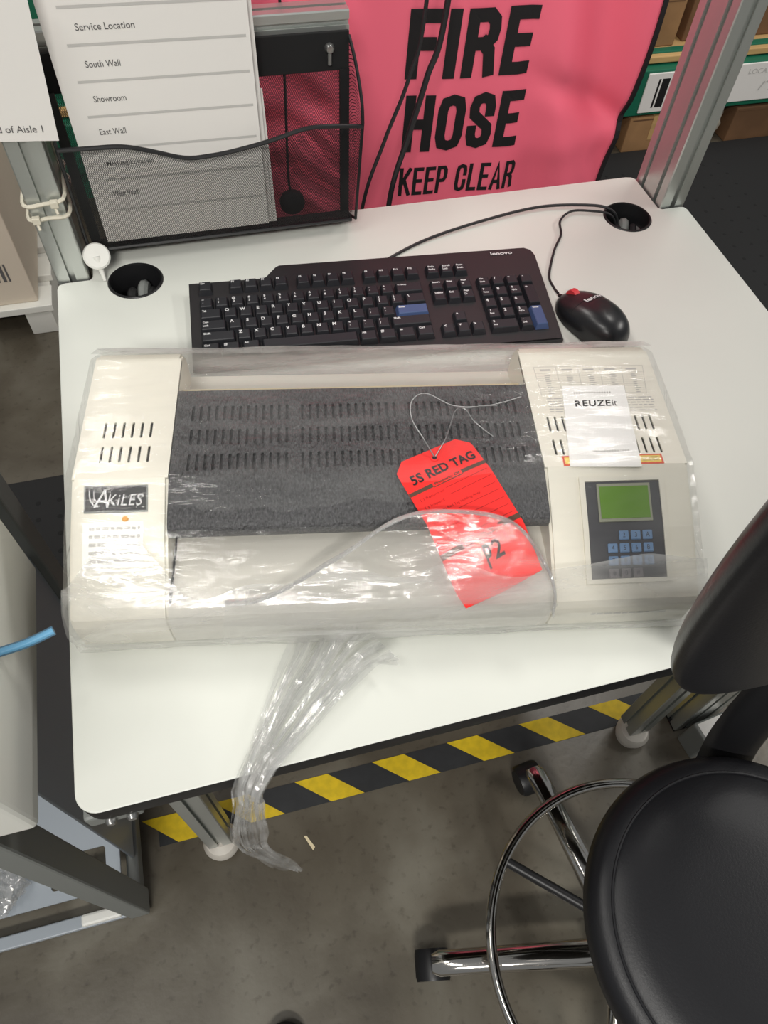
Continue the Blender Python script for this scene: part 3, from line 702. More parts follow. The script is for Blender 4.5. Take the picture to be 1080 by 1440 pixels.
for s in range(46):
    off = (s + 0.5) / 46 * 2 - 1; ph = random.uniform(0, 6.28); hw = random.uniform(0.0008, 0.0024); prevp = None
    i1 = len(cl) - int(abs(random.gauss(0, 1)) * 7) - 1; i0 = int(abs(random.gauss(0, 1)) * 3)
    for i in range(i0, max(i1, 20)):
        p = cl[i]; t = (cl[min(i + 1, len(cl) - 1)] - cl[max(i - 1, 0)]).normalized()
        upv = Vector((0, 0, 1)) if p.z > 0 else Vector((0, -1, 0))
        side = t.cross(upv).normalized(); up = side.cross(t).normalized()
        tw = off * math.cos(0.35 * math.sin(i * 0.1)) + 0.25 * noise.noise(Vector((i * 0.06, s * 0.9, 0)))
        q = p + side * tw * wd[i] + up * (0.0045 * noise.noise(Vector((i * 0.10, s * 1.7, 4))) + 0.003)
        a = noise.noise(Vector((i * 0.06, s * 3.1, 9))) * 2 + ph; dd = (side * math.cos(a) + up * math.sin(a)) * hw * (0.5 + wd[i] / 0.04)
        pr = [q + dd, q - dd]
        for v in pr:
            if v.y > -0.012 and v.z < 0.0015: v.z = 0.0015
            if v.z < 0.0 and v.y > -0.003: v.y = -0.003
        cur = [bm.verts.new(inv @ Vector((v.x, v.y, v.z + H))) for v in pr]
        if prevp: bm.faces.new((prevp[0], prevp[1], cur[1], cur[0]))
        prevp = cur
obj('twisted_tail', bm, M['film_rope'], film, smooth=True)
random.seed(5)

# ------------------------------------------------------------------ keyboard
kb = thing('keyboard', 'black full-size keyboard behind the wrapped laminator', 'keyboard', (0.1521, 0.4729, H), -0.0905)
body = [(0.0, 0.0), (0.457, -0.004), (0.462, 0.150), (0.459, 0.160), (0.450, 0.1655), (0.1165, 0.1655), (0.112, 0.163), (0.098, 0.146), (0.092, 0.1435), (0.0, 0.1435)]
bm = B(); vsb = prism(bm, body, 0.003, 0.0155, 'z')
for v in bm.verts:
    if v.co.z > 0.01: v.co.z = 0.010 + 0.010 * max(0, v.co.y) / 0.165
bmesh.ops.bevel(bm, geom=[e for e in bm.edges if e.verts[0].co.z > 0.009 and e.verts[1].co.z > 0.009], offset=0.0018, segments=2, affect='EDGES')
obj('case', bm, M['keybody'], kb)
bm = B(); add_text(bm, 'lenovo', lambda u, v: Vector((0.4155 + u, 0.1555 + v, 0.0203)), w=0.030, h=0.0062, bold=0.03); obj('lettering', bm, M['legend'], kb)
for xx in (0.02, 0.43):
    for yy in (0.012, 0.128):
        bm = B(); box(bm, xx, xx + 0.015, yy, yy + 0.006, 0, 0.003); obj('rubber_foot', bm, M['rubber'], kb)
P = 0.019; X0 = 0.0115
rowsY = {'f': 0.1275, 'n': 0.0985, 'q': 0.0795, 'a': 0.0605, 'z': 0.0420, 's': 0.0230}
def key(x, y, wu, legend, m='keycap', hu=1.0, hgt=0.0085):
    wv, dv = wu * P - 0.0012, hu * P - 0.0012
    z0 = 0.0095 + 0.010 * y / 0.165; bm = B()
    b4 = [bm.verts.new(v) for v in ((-wv / 2, -dv / 2, 0), (wv / 2, -dv / 2, 0), (wv / 2, dv / 2, 0), (-wv / 2, dv / 2, 0))]
    tx, t0, t1 = wv / 2 - 0.0024, -dv / 2 + 0.0026, dv / 2 - 0.0014
    t4 = [bm.verts.new(v) for v in ((-tx, t0, hgt - 0.0008), (tx, t0, hgt - 0.0008), (tx, t1, hgt), (-tx, t1, hgt))]
    bm.faces.new(b4[::-1]); tf_ = bm.faces.new(t4)
    for k in range(4): bm.faces.new((b4[k], b4[(k + 1) % 4], t4[(k + 1) % 4], t4[k]))
    bmesh.ops.bevel(bm, geom=[e for e in bm.edges if e.verts[0].co.z > 0.005 and e.verts[1].co.z > 0.005], offset=0.0007, segments=1, affect='EDGES')
    if legend:
        ls = legend.split('|'); one = len(ls) == 1 and len(ls[0]) == 1
        for i, s_ in enumerate(ls):
            hh = 0.0044 if one else 0.0032
            wl_ = len(s_) * 0.0017 if len(s_) > 1 else None
            cx = -tx + (wl_ or 0.003) / 2 + 0.0012 if (wl_ or one or len(ls) > 1) else 0
            cy = t1 - hh / 2 - 0.0014 - i * 0.0052
            f = lambda u, v, cx=cx, cy=cy: Vector((cx + u, cy + v, hgt + 0.0001 + (cy + v - t1) * 0.0008 / (t1 - t0)))
            if wl_: add_text(bm, s_, f, w=min(wl_, 2 * tx - 0.001), h=hh, bold=0.03, mi=1)
            else: add_text(bm, s_, f, nat=hh, bold=0.03, mi=1)
    o = obj('key', bm, [M[m], M['legend']], kb, loc=(x, y, z0))
def row(r, u0, items):
    u = u0
    for it in items:
        if isinstance(it, (int, float)): u += it; continue
        leg, wu = it[0], it[1]; m = it[2] if len(it) > 2 else 'keycap'
        key(X0 + (u + wu / 2) * P, rowsY[r], wu, leg, m); u += wu
row('f', 0, [('Esc', 1), 1] + [('F%d' % k, 1) for k in (1, 2, 3, 4)] + [0.5] + [('F%d' % k, 1) for k in (5, 6, 7, 8)] + [0.5] + [('F%d' % k, 1) for k in (9, 10, 11, 12)])
row('n', 0, [('~|`', 1)] + [(s_, 1) for s_ in ('!|1', '@|2', '#|3', '$|4', '%|5', '^|6', '&|7', '*|8', '(|9', ')|0', '_|-', '+|=')] + [('<- Bksp', 2)])
row('q', 0, [('Tab', 1.5)] + [(s_, 1) for s_ in 'QWERTYUIOP'] + [('{|[', 1), ('}|]', 1), ('|'.join(['\\']), 1.5)])
row('a', 0, [('Caps|Lock', 1.75)] + [(s_, 1) for s_ in 'ASDFGHJKL'] + [(':|;', 1), ('"|\'', 1), ('Enter', 2.25, 'bluekey')])
row('z', 0, [('Shift', 2.25)] + [(s_, 1) for s_ in 'ZXCVBNM'] + [('<|,', 1), ('>|.', 1), ('?|/', 1), ('Shift', 2.75)])
row('s', 0, [('Ctrl', 1.25), ('#', 1.25), ('Alt', 1.25), ('', 6.25), ('Alt', 1.25), ('#', 1.25), ('=', 1.25), ('Ctrl', 1.25)])
N0 = 15.42
row('f', N0, [('PrtSc|SysRq', 1), ('Scroll|Lock', 1), ('Pause|Break', 1)])
row('n', N0, [('Insert', 1), ('Home', 1), ('Page|Up', 1)])
row('q', N0, [('Delete', 1), ('End', 1), ('Page|Dn', 1)])
row('z', N0 + 1, [('^', 1)]); row('s', N0, [('<', 1), ('v', 1), ('>', 1)])
Q0 = 18.72
row('n', Q0, [('Num|Lock', 1), ('/', 1), ('*', 1), ('-', 1)])
row('q', Q0, [('7|Home', 1), ('8', 1), ('9|PgUp', 1)]); row('a', Q0, [('4', 1), ('5', 1), ('6', 1)])
row('z', Q0, [('1|End', 1), ('2', 1), ('3|PgDn', 1)]); row('s', Q0, [('0|Ins', 2), ('.|Del', 1)])
key(X0 + (Q0 + 3.5) * P, (rowsY['q'] + rowsY['a']) / 2, 1, '+', 'keycap', 2)
key(X0 + (Q0 + 3.5) * P, (rowsY['z'] + rowsY['s']) / 2, 1, 'Enter', 'bluekey', 2)

# ------------------------------------------------------------------ mouse
def ms_frame():
    f = Vector((-0.036, 0.100, 0)); return math.atan2(f.y, f.x) - PI / 2
mo = thing('mouse', 'black corded computer mouse with red scroll wheel', 'mouse', (0.6560, 0.4530, H), ms_frame())
bm = B(); NU, NV = 28, 14; G = []
def mouse_pt(u, v):        # u around, v from rim (0) to crown (1)
    a = 2 * PI * u; L, W_ = 0.0555, 0.0325
    cx, cy = math.cos(a), math.sin(a)
    x = W_ * math.copysign(abs(cx) ** 0.82, cx); y = L * math.copysign(abs(cy) ** 0.86, cy)
    x *= 1 - 0.10 * (cy if cy > 0 else 0) ** 2
    k = math.cos(v * PI / 2) ** 0.75; bul = 1 + 0.03 * math.sin(v * PI)
    px, py = x * k * bul, y * k * bul
    hz = 0.034 * (math.sin(v * PI / 2) ** 0.8) * (1 - 0.25 * (py / L) - 0.15 * (py / L) ** 2)
    return Vector((px, py, 0.003 + max(0, hz)))
for j in range(NV + 1):
    G.append([bm.verts.new(mouse_pt(i / NU, j / NV)) for i in range(NU)] if j < NV else [bm.verts.new(mouse_pt(0, 1))])
bm.faces.new(G[0][::-1])
for j in range(NV):
    for i in range(NU):
        i2 = (i + 1) % NU
        if j < NV - 1: bm.faces.new((G[j][i], G[j][i2], G[j + 1][i2], G[j + 1][i]))
        else: bm.faces.new((G[j][i], G[j][i2], G[j + 1][0]))
from mathutils.bvhtree import BVHTree
mtree = BVHTree.FromBMesh(bm)
obj('shell', bm, M['mouse'], mo, smooth=True)
def on_mouse(x, y, up=0.0004):
    h = mtree.ray_cast(Vector((x, y, 0.2)), Vector((0, 0, -1)))
    return Vector((x, y, (h[0].z if h[0] else 0.01) + up))
bm = B(); wz = on_mouse(0, 0.038).z; tube(bm, [(-0.004, 0.038, wz - 0.0055), (0.004, 0.038, wz - 0.0055)], 0.0095, 24); obj('scroll_wheel', bm, M['mousered'], mo, smooth=True)
bm = B(); tube(bm, [on_mouse(-0.029 + 0.0036 * k, 0.014 + 0.0 * k, 0) for k in range(17)], 0.0004, 5); obj('button_seam', bm, M['matte_black'], mo)
cr_, sr_ = math.cos(0.15), math.sin(0.15)
bm = B(); add_text(bm, 'lenovo', lambda u, v: on_mouse(0.008 + u, 0.012 + v, 0.0007), w=0.033, h=0.0075, bold=0.03); obj('lettering', bm, M['legend'], mo)
bm = B(); tube(bm, [(-0.0015, 0.052, 0.008), (-0.0015, 0.060, 0.007)], [0.004, 0.0022], 10); obj('strain_relief', bm, M['black'], mo)
def cablething(name, label, pts, r, m='cable', cat='cable', grp=None):
    bm = B(); tube(bm, smoothpts(pts, 10), r, 8); o = obj(name, bm, M[m], None, smooth=True); tag(o, label, cat, grp); return o
c1 = V(0.6344, 0.5165, 0.0075); 
cablething('mouse_cable', 'thin black mouse cable curling to the right desk hole', [V(0.6343, 0.5115, 0.0075), V(0.6344, 0.5260, 0.0055), V(0.6392, 0.5526, 0.003), V(0.6664, 0.6012, 0.003), V(0.689, 0.6317, 0.004), V(0.6990, 0.6596, 0.006), V(0.7251, 0.678, 0.006), V(0.7560, 0.672, 0.006), V(0.7790, 0.6640, 0.0035), V(0.792, 0.6600, -0.012), V(0.797, 0.6580, -0.042)], 0.0017)
cablething('keyboard_cable', 'long black keyboard cable running over the bench to the right hole', [V(0.4165, 0.6085, 0.009), V(0.4274, 0.6270, 0.003), V(0.4967, 0.6595, 0.004), V(0.589, 0.6823, 0.006), V(0.6821, 0.697, 0.006), V(0.7555, 0.6870, 0.006), V(0.7850, 0.6750, 0.0035), V(0.799, 0.668, -0.012), V(0.801, 0.664, -0.042)], 0.0021)

# ------------------------------------------------------------------ silver rail, mesh basket, papers
bm = B(); prism(bm, [(y + 0.742, z + 0.238 + H) for y, z in slot_profile(0.030, 0.026, [0.015], [0.013], 0.006, 0.004)], 0.042, 0.404, 'x'); rl = obj('hanging_rail', bm, M['alu'], bench, label='short horizontal aluminium rail holding the basket')
bs = thing('mesh_basket', 'black wire mesh file basket hanging from the aluminium rail', 'basket', (0, 0, H))
BX0, BX1, BY = 0.050, 0.402, 0.735
def mesh_patch(name, P00, P10, P11, P01, nx=12, ny=6, fn=None, cell=0.0023):
    bm = B(); uvl = bm.loops.layers.uv.new('UVMap'); G = []
    P00, P10, P11, P01 = map(Vector, (P00, P10, P11, P01)); w_ = (P10 - P00).length; h_ = (P01 - P00).length
    for j in range(ny + 1):
        r = []
        for i in range(nx + 1):
            s, t = i / nx, j / ny; p = P00.lerp(P10, s).lerp(P01.lerp(P11, s), t)
            if fn: p = fn(p, s, t)
            r.append((bm.verts.new(p), (s * w_ / cell, t * h_ / cell / 1.2)))
        G.append(r)
    for j in range(ny):
        for i in range(nx):
            q = (G[j][i], G[j][i + 1], G[j + 1][i + 1], G[j + 1][i]); f = bm.faces.new([a[0] for a in q])
            for l, a in zip(f.loops, q): l[uvl].uv = a[1]
    return obj(name, bm, M['mesh'], bs)
rimpts = [(0.0531, 0.169), (0.0861, 0.168), (0.1222, 0.1665), (0.1522, 0.1584), (0.1905, 0.1455), (0.2200, 0.1450), (0.2495, 0.1479), (0.2929, 0.1557), (0.3365, 0.166), (0.372, 0.1655), (0.4065, 0.1620)]
def rimz(x):
    for (a, za), (b, zb) in zip(rimpts, rimpts[1:]):
        if x <= b: return za + (zb - za) * (x - a) / (b - a)
    return rimpts[-1][1]
mesh_patch('back_mesh', (BX0, BY, 0.006), (BX1, BY, 0.006), (BX1, BY, 0.244), (BX0, BY, 0.244))
mesh_patch('front_mesh', (BX0 + 0.006, 0.692, 0.028), (BX1 - 0.006, 0.692, 0.028), (0.4065, 0.680, 0.16), (0.0531, 0.680, 0.16), 24, 8, lambda p, s, t: Vector((p.x, p.y, 0.028 + (rimz(p.x) - 0.028) * t)))
mesh_patch('bottom_mesh', (BX0, BY, 0.006), (BX1, BY, 0.006), (BX1 - 0.006, 0.692, 0.028), (BX0 + 0.006, 0.692, 0.028))
for x0, x1 in ((BX0, 0.0531), (BX1, 0.4065)):
    mesh_patch('side_mesh', (x0, BY, 0.006), (x0, 0.692, 0.028), (x1, 0.680, 0.163), (x0, BY, 0.244), 4, 8)
    bm = B(); tube(bm, smoothpts([(x0, BY, 0.240), (x0 * 0.5 + x1 * 0.5, 0.712, 0.222), (x1, 0.688, 0.190), (x1, 0.680, 0.165)], 6) + [Vector((x0, 0.692, 0.028)), Vector((x0, BY, 0.006))], 0.0021, 6); obj('side_frame', bm, M['black'], bs)
bm = B(); tube(bm, smoothpts([(x, 0.680, z) for x, z in rimpts], 5), 0.0026, 8); obj('rim_wire', bm, M['black'], bs, smooth=True)
bm = B(); tube(bm, [(BX0, BY, 0.006), (BX0 + 0.006, 0.692, 0.028), (BX1 - 0.006, 0.692, 0.028), (BX1, BY, 0.006)], 0.0024, 6, closed=True); obj('bottom_wire', bm, M['black'], bs)
bm = B(); box(bm, BX0, BX1, BY - 0.002, BY + 0.002, 0.203, 0.246, 0.001); obj('mounting_band', bm, M['matte_black'], bs)
bm = B(); box(bm, BX1 - 0.012, BX1, BY - 0.003, BY + 0.001, 0.006, 0.205); obj('back_frame', bm, M['black'], bs)
bm = B(); box(bm, BX0, BX0 + 0.012, BY - 0.003, BY + 0.001, 0.006, 0.205); obj('back_frame', bm, M['black'], bs)
bm = B(); box(bm, BX0, BX1, 0.712, 0.7345, 0.010, 0.014); obj('bottom_plate', bm, M['matte_black'], bs)
bm = B(); lathe(bm, [(0, 0.006), (0.004, 0.0055), (0.006, 0.002), (0.006, 0)], 16, (0.378, BY - 0.002, 0.229), Matrix.Rotation(PI / 2, 4, 'X')); tube(bm, [(0.378, BY - 0.004, 0.228), (0.3775, BY - 0.006, 0.212)], 0.0025, 8); obj('screw', bm, M['steelbolt'], bs, smooth=True)

def paper(name, label, quad, lines=(), cat='paper', curl=0.0, group=None):
    q = [Vector((p[0], p[1], p[2] + H)) for p in quad]          # bottom-left, bottom-right, top-right, top-left
    n = (q[1] - q[0]).cross(q[3] - q[0]).normalized()
    if n.y > 0: n = -n
    def P_(u, v, up=0.0): 
        p = q[0].lerp(q[1], u).lerp(q[3].lerp(q[2], u), v)
        return p + n * (up + curl * math.sin(PI * u))
    bm = B(); G = [[(bm.verts.new(P_(i / 8, j / 8, 0.0003)), bm.verts.new(P_(i / 8, j / 8, 0))) for i in range(9)] for j in range(9)]
    for j in range(8):
        for i in range(8):
            a, b, c, d = G[j][i], G[j][i + 1], G[j + 1][i + 1], G[j + 1][i]
            bm.faces.new((a[0], b[0], c[0], d[0])); bm.faces.new((d[1], c[1], b[1], a[1]))
    for j in range(8):
        for i in (0, 8): bm.faces.new((G[j][i][0], G[j + 1][i][0], G[j + 1][i][1], G[j][i][1]))
    for i in range(8):
        for j in (0, 8): bm.faces.new((G[j][i][0], G[j][i + 1][0], G[j][i + 1][1], G[j][i][1]))
    root = thing(name, label, cat, (0, 0, 0), group=group)
    s = obj('sheet', bm, M['paper'], root)
    W_, H_ = (q[1] - q[0]).length, (q[3] - q[0]).length
    return root, s, P_, W_, H_
# front sheet: plane y=.700, leaning
ry, rl_, P_, W_, H_ = paper('location_sheet', 'white sheet listing wall locations standing in the mesh basket', [(0.0745, 0.697, 0.034), (0.2835, 0.697, 0.034), (0.2835, 0.700, 0.318), (0.0745, 0.700, 0.318)])
bmT, bmR = B(), B()
def pf(x, z, up=0.0006): return P_((x - 0.0745) / 0.209, (z - 0.034) / 0.284, up)
for s_, xl, xr, z in (('Service Location', 0.1066, 0.1653, 0.2827), ('South Wall', 0.1066, 0.1424, 0.2472), ('Showroom', 0.1052, 0.1398, 0.2113), ('East Wall', 0.1022, 0.1309, 0.1752), ('Marking Location', 0.1000, 0.1540, 0.1365), ('West Wall', 0.0975, 0.1272, 0.0992)):
    add_text(bmT, s_, lambda u, v, c=(xl + xr) / 2, z=z: pf(c + u + v * 0.0, z + v - u * 0.02), w=xr - xl, h=0.0068, bold=0.004)
for z in (0.302, 0.2667, 0.2303, 0.193, 0.156, 0.118, 0.078):
    f = [pf(0.094, z + 0.0014), pf(0.279, z - 0.0028 + 0.0014), pf(0.279, z - 0.0028 - 0.0014), pf(0.094, z - 0.0014)]
    bmR.faces.new([bmR.verts.new(p) for p in f][::-1])
obj('lettering', bmT, M['ink'], rl_); obj('ruled_lines', bmR, M['rule'], rl_)
paper('loose_sheet', 'blank white sheet standing behind the location sheet in basket', [(0.080, 0.706, 0.030), (0.2905, 0.706, 0.030), (0.2890, 0.709, 0.312), (0.080, 0.709, 0.312)], curl=0.0)
paper('loose_sheet', 'rearmost white sheet peeking out right of the basket stack', [(0.082, 0.711, 0.026), (0.2965, 0.711, 0.026), (0.2930, 0.714, 0.200), (0.082, 0.714, 0.200)], curl=0.0)
bm = B(); box(bm, 0.085, 0.285, 0.7155, 0.7195, 0.022, 0.052, 0.001); o = obj('card_bundle', bm, [M['panelgrey']]); o.location.z = H; tag(o, 'dark strip of cards lying in the bottom of the basket', 'card')
# aisle sheet
ry, s2, P_, W_, H_ = paper('aisle_sheet', 'white aisle sign taped to the left bench post', [(-0.012, 0.6685, 0.1925), (0.0605, 0.6685, 0.1865), (0.0760, 0.669, 0.345), (-0.012, 0.669, 0.345)])
bm = B(); add_text(bm, 'End of Aisle 1', lambda u, v: P_(0.44 + u / 0.0745, 0.085 + v / 0.153, 0.0006), w=0.056, h=0.0075, bold=0.004)
obj('lettering', bm, M['ink'], s2)

# zip ties and white fastener
for k, (z, dz, l_) in enumerate(((0.1130, 0.0035, 'upper nylon cable tie round the left bench post'), (0.0945, 0.0015, 'lower nylon cable tie round the left bench post'))):
    t = thing('cable_tie', l_, 'cable tie', (0, 0, H), group='cable ties on the left post')
    bm = B(); x0, x1, y0, y1 = -0.0015, 0.0435, NY + 0.0065, NY + 0.0915
    tube(bm, smoothpts([(x0, y0, z), (0.02, y0 - 0.001, z), (x1, y0, z + dz), (x1 + 0.0008, (y0 + y1) / 2, z + dz), (x1, y1, z), (0.02, y1 + 0.001, z), (x0, y1, z), (x0 - 0.0008, (y0 + y1) / 2, z)], 4, True), 0.0024, 6, closed=True); obj('strap', bm, M['ziptie'], t)
    bm = B(); xx = 0.028 if k == 0 else 0.002
    box(bm, xx, xx + 0.009, y0 - 0.008, y0 - 0.0005, z - 0.003, z + 0.005, 0.001); tube(bm, [(xx + 0.004, y0 - 0.004, z - 0.002), (xx + 0.006, y0 - 0.010, z - 0.009)], 0.0018, 6); obj('tie_head', bm, M['ziptie'], t)
ft = thing('plastic_fastener', 'white plastic rivet fastener with round head near left desk hole', 'fastener', V(0.0590, 0.6660, 0))
rot = Vector((0.12, -0.62, 0.75)).to_track_quat('Z', 'Y').to_matrix().to_4x4()
bm = B(); lathe(bm, [(0, -0.003), (0.010, -0.003), (0.0158, -0.001), (0.0168, 0.0015), (0.0150, 0.0035), (0.009, 0.003), (0.004, 0.0035), (0, 0.0035)], 32, (-0.001, 0.012, 0.029), rot); obj('round_head', bm, M['nylon'], ft, smooth=True)
bm = B(); tube(bm, [(-0.001, 0.0095, 0.031), (0.000, 0.004, 0.017), (0.0015, -0.002, 0.0015)], [0.0045, 0.0036, 0.002], 10); obj('pin', bm, M['nylon'], ft, smooth=True)

# ------------------------------------------------------------------ hanging cables behind the bench
cablething('power_cable', 'thick black cable hanging before the banner, right one of the pair', [V(0.5501, 0.79, 0.60), V(0.5401, 0.79, 0.2463), V(0.5214, 0.79, 0.1556), V(0.5024, 0.79, 0.0803), V(0.4794, 0.79, -0.0162), V(0.47, 0.79, -0.2)], 0.0042, grp='cables before the banner')
cablething('power_cable', 'thinner black cable hanging before the banner, left one of the pair', [V(0.5201, 0.79, 0.60), V(0.5125, 0.79, 0.2479), V(0.4966, 0.79, 0.1576), V(0.4664, 0.79, 0.0738), V(0.4374, 0.79, -0.0227), V(0.42, 0.79, -0.2)], 0.0028, grp='cables before the banner')
pc = thing('hanging_plug', 'black plug on a thin cord hanging behind the mesh basket', 'plug', V(0.331, 0.79, -0.008))
bm = B(); tube(bm, smoothpts([(0.001, 0, 0.6), (0.001, 0, 0.267), (0.001, 0, 0.188), (-0.003, 0, 0.05), (0.000, 0, 0.018)], 6), 0.0019, 6); obj('cord', bm, M['cable'], pc)
bm = B(); lathe(bm, [(0, 0.010), (0.012, 0.009), (0.018, 0.004), (0.018, -0.004), (0.012, -0.009), (0, -0.010)], 24, (0, 0, 0.006), Matrix.Rotation(PI / 2, 4, 'X')); obj('plug_body', bm, M['rubber'], pc, smooth=True)

# ------------------------------------------------------------------ banner
bn = thing('banner', 'pink fire hose cover with black lettering hanging behind the workbench', 'banner', (0, 0, 0))
def by(x, z):
    f = max(0, min(1, (x - 0.70) / 0.08))
    y = 0.895 + 0.0025 * math.sin(x * 16 + z * 5) + 0.0015 * math.sin(x * 41 - z * 9)
    y += f * (0.016 * math.sin((x - 0.70) * 42 + z * 11 + 0.8) + 0.011 * math.exp(-((z - 0.03 - (0.86 - x) * 0.5) / 0.022) ** 2) - 0.005 * math.exp(-((z + 0.02) / 0.03) ** 2))
    g_ = max(0, min(1, (0.47 - x) / 0.08))
    y += g_ * (0.006 * math.sin((x * 0.7 + z) * 95 + 1.5 * math.sin(x * 30)) + 0.004 * math.sin(x * 60))
    return y
bx0, bx1 = 0.17, 0.905
NX, NZ = 130, 110; bm = B(); G = []
for j in range(NZ + 1):
    z = -0.40 + 1.0 * j / NZ; G.append([bm.verts.new((bx0 + (bx1 - bx0) * i / NX, by(bx0 + (bx1 - bx0) * i / NX, z), z + H)) for i in range(NX + 1)])
for a, b in zip(G, G[1:]):
    for i in range(NX): bm.faces.new((a[i], a[i + 1], b[i + 1], b[i]))
o = obj('cloth', bm, M['fabricpink'], bn, smooth=True)
sm = o.modifiers.new('thick', 'SOLIDIFY'); sm.thickness = 0.0015; sm.offset = 1
bm = B(); prev = None
for j in range(81):
    z = -0.40 + 1.0 * j / 80; y = by(bx1, z)
    cur = [bm.verts.new(p) for p in ((bx1 - 0.002, y - 0.004, z + H), (bx1 + 0.007, y - 0.002, z + H), (bx1 + 0.007, y + 0.004, z + H), (bx1 - 0.002, y + 0.004, z + H))]
    if prev:
        for k in range(4): bm.faces.new((prev[k], prev[(k + 1) % 4], cur[(k + 1) % 4], cur[k]))
    prev = cur
bmesh.ops.recalc_face_normals(bm, faces=bm.faces); obj('hem', bm, M['hem'], bn)
bm = B()
k9 = 0.895 / 0.88
def bt(s_, x0, x1, z0, z1, bold, lean=0.0, sh=0.0):
    def fn(u, v, cx=(x0 + x1) / 2, cz=(z0 + z1) / 2):
        x = cx + u + lean * v; z = cz + v - u * 0.012; return Vector((x, by(x, z) - 0.0035, z + H))
    add_text(bm, s_, fn, w=x1 - x0, h=z1 - z0, bold=bold, shear=sh)
def bmap(x, z): # placement measured on y=.88, moved to the cloth
    return x, z
# condensed block capitals: strokes in a unit cell (width, height 1), each stroke a mitred strip
GL = {'I': (0.0, [[(0, 0), (0, 1)]]), 'F': (0.62, [[(0, 0), (0, 1), (1, 1)], [(0, .52), (.82, .52)]]), 'E': (0.62, [[(1, 0), (0, 0), (0, 1), (1, 1)], [(0, .52), (.85, .52)]]),
      'H': (0.78, [[(0, 0), (0, 1)], [(1, 0), (1, 1)], [(0, .5), (1, .5)]]), 'R': (0.74, [[(0, 0), (0, 1), (.72, 1), (.95, .9), (1, .75), (.95, .6), (.72, .5), (0, .5)], [(.6, .5), (.88, .36), (1, 0)]]),
      'P': (0.70, [[(0, 0), (0, 1), (.72, 1), (.95, .9), (1, .74), (.95, .56), (.72, .46), (0, .46)]]), 'K': (0.78, [[(0, 0), (0, 1)], [(0, .36), (1, 1)], [(.35, .60), (1, 0)]]),
      'L': (0.58, [[(0, 1), (0, 0), (1, 0)]]), 'A': (0.80, [[(0, 0), (.5, 1), (1, 0)], [(.2, .27), (.8, .27)]]),
      'O': (0.76, [[(0, .5), (0, .78), (.12, .95), (.5, 1), (.88, .95), (1, .78), (1, .22), (.88, .05), (.5, 0), (.12, .05), (0, .22), (0, .5)]]),
      'C': (0.72, [[(1, .66), (1, .78), (.88, .95), (.5, 1), (.12, .95), (0, .78), (0, .22), (.12, .05), (.5, 0), (.88, .05), (1, .22), (1, .36)]]),
      'S': (0.70, [[(1, .70), (1, .80), (.88, .95), (.5, 1), (.12, .95), (0, .80), (.05, .64), (.5, .5), (.95, .36), (1, .20), (.88, .05), (.5, 0), (.12, .05), (0, .20), (0, .30)]]), ' ': (0.15, [])}
def block(s_, x0, x1, z0, z1, st, gap, vst=None):
    vst = vst or st; Hh = z1 - z0 - vst
    nat = sum(GL[c][0] for c in s_) * Hh; k = ((x1 - x0) - st * len(s_) - gap * (len(s_) - 1)) / nat
    x = x0
    for n_, c in enumerate(s_):
        w_ = GL[c][0] * Hh * k
        for si, pl in enumerate(GL[c][1]):
            P2 = [Vector((x + st / 2 + p[0] * w_, z0 + vst / 2 + p[1] * Hh, 0)) for p in pl]
            cl_ = (P2[0] - P2[-1]).length < 1e-6
            if not cl_:     # square ends
                P2[0] = P2[0] - (P2[1] - P2[0]).normalized() * (st / 2); P2[-1] = P2[-1] + (P2[-1] - P2[-2]).normalized() * (st / 2)
            L_, R2 = [], []
            m_ = len(P2)
            for i in range(m_):
                a = (P2[i] - P2[i - 1]) if i > 0 else ((P2[0] - P2[-2]) if cl_ else (P2[1] - P2[0]))
                b = (P2[i + 1] - P2[i]) if i < m_ - 1 else ((P2[1] - P2[0]) if cl_ else (P2[-1] - P2[-2]))
                a.normalize(); b.normalize(); na, nb = Vector((-a.y, a.x, 0)), Vector((-b.y, b.x, 0))
                mt = (na + nb); mt = mt.normalized() * (st / 2 / max(0.5, mt.normalized().dot(na)))
                L_.append(P2[i] + mt); R2.append(P2[i] - mt)
            up_ = 0.0035 + 0.00006 * ((n_ + si) % 3)
            def W3(p):
                z = p.y - (p.x - x0) * 0.030; xx = p.x + 0.03 * (p.y - z0); return (xx, by(xx, z) - up_, z + H)
            for i in range(m_ - 1):
                nn = 3
                for q in range(nn):
                    t0, t1 = q / nn, (q + 1) / nn
                    bm.faces.new([bm.verts.new(W3(p)) for p in (L_[i].lerp(L_[i + 1], t0), L_[i].lerp(L_[i + 1], t1), R2[i].lerp(R2[i + 1], t1), R2[i].lerp(R2[i + 1], t0))])
        x += w_ + st + gap
block('FIRE', 0.5235, 0.7160, 0.1035, 0.1960, 0.0180, 0.0095)
block('HOSE', 0.5255, 0.7180, -0.0080, 0.0800, 0.0158, 0.0065)
block('KEEP CLEAR', 0.5245, 0.7270, -0.0835, -0.0345, 0.0062, 0.0030)
obj('lettering', bm, M['blackink'], bn)

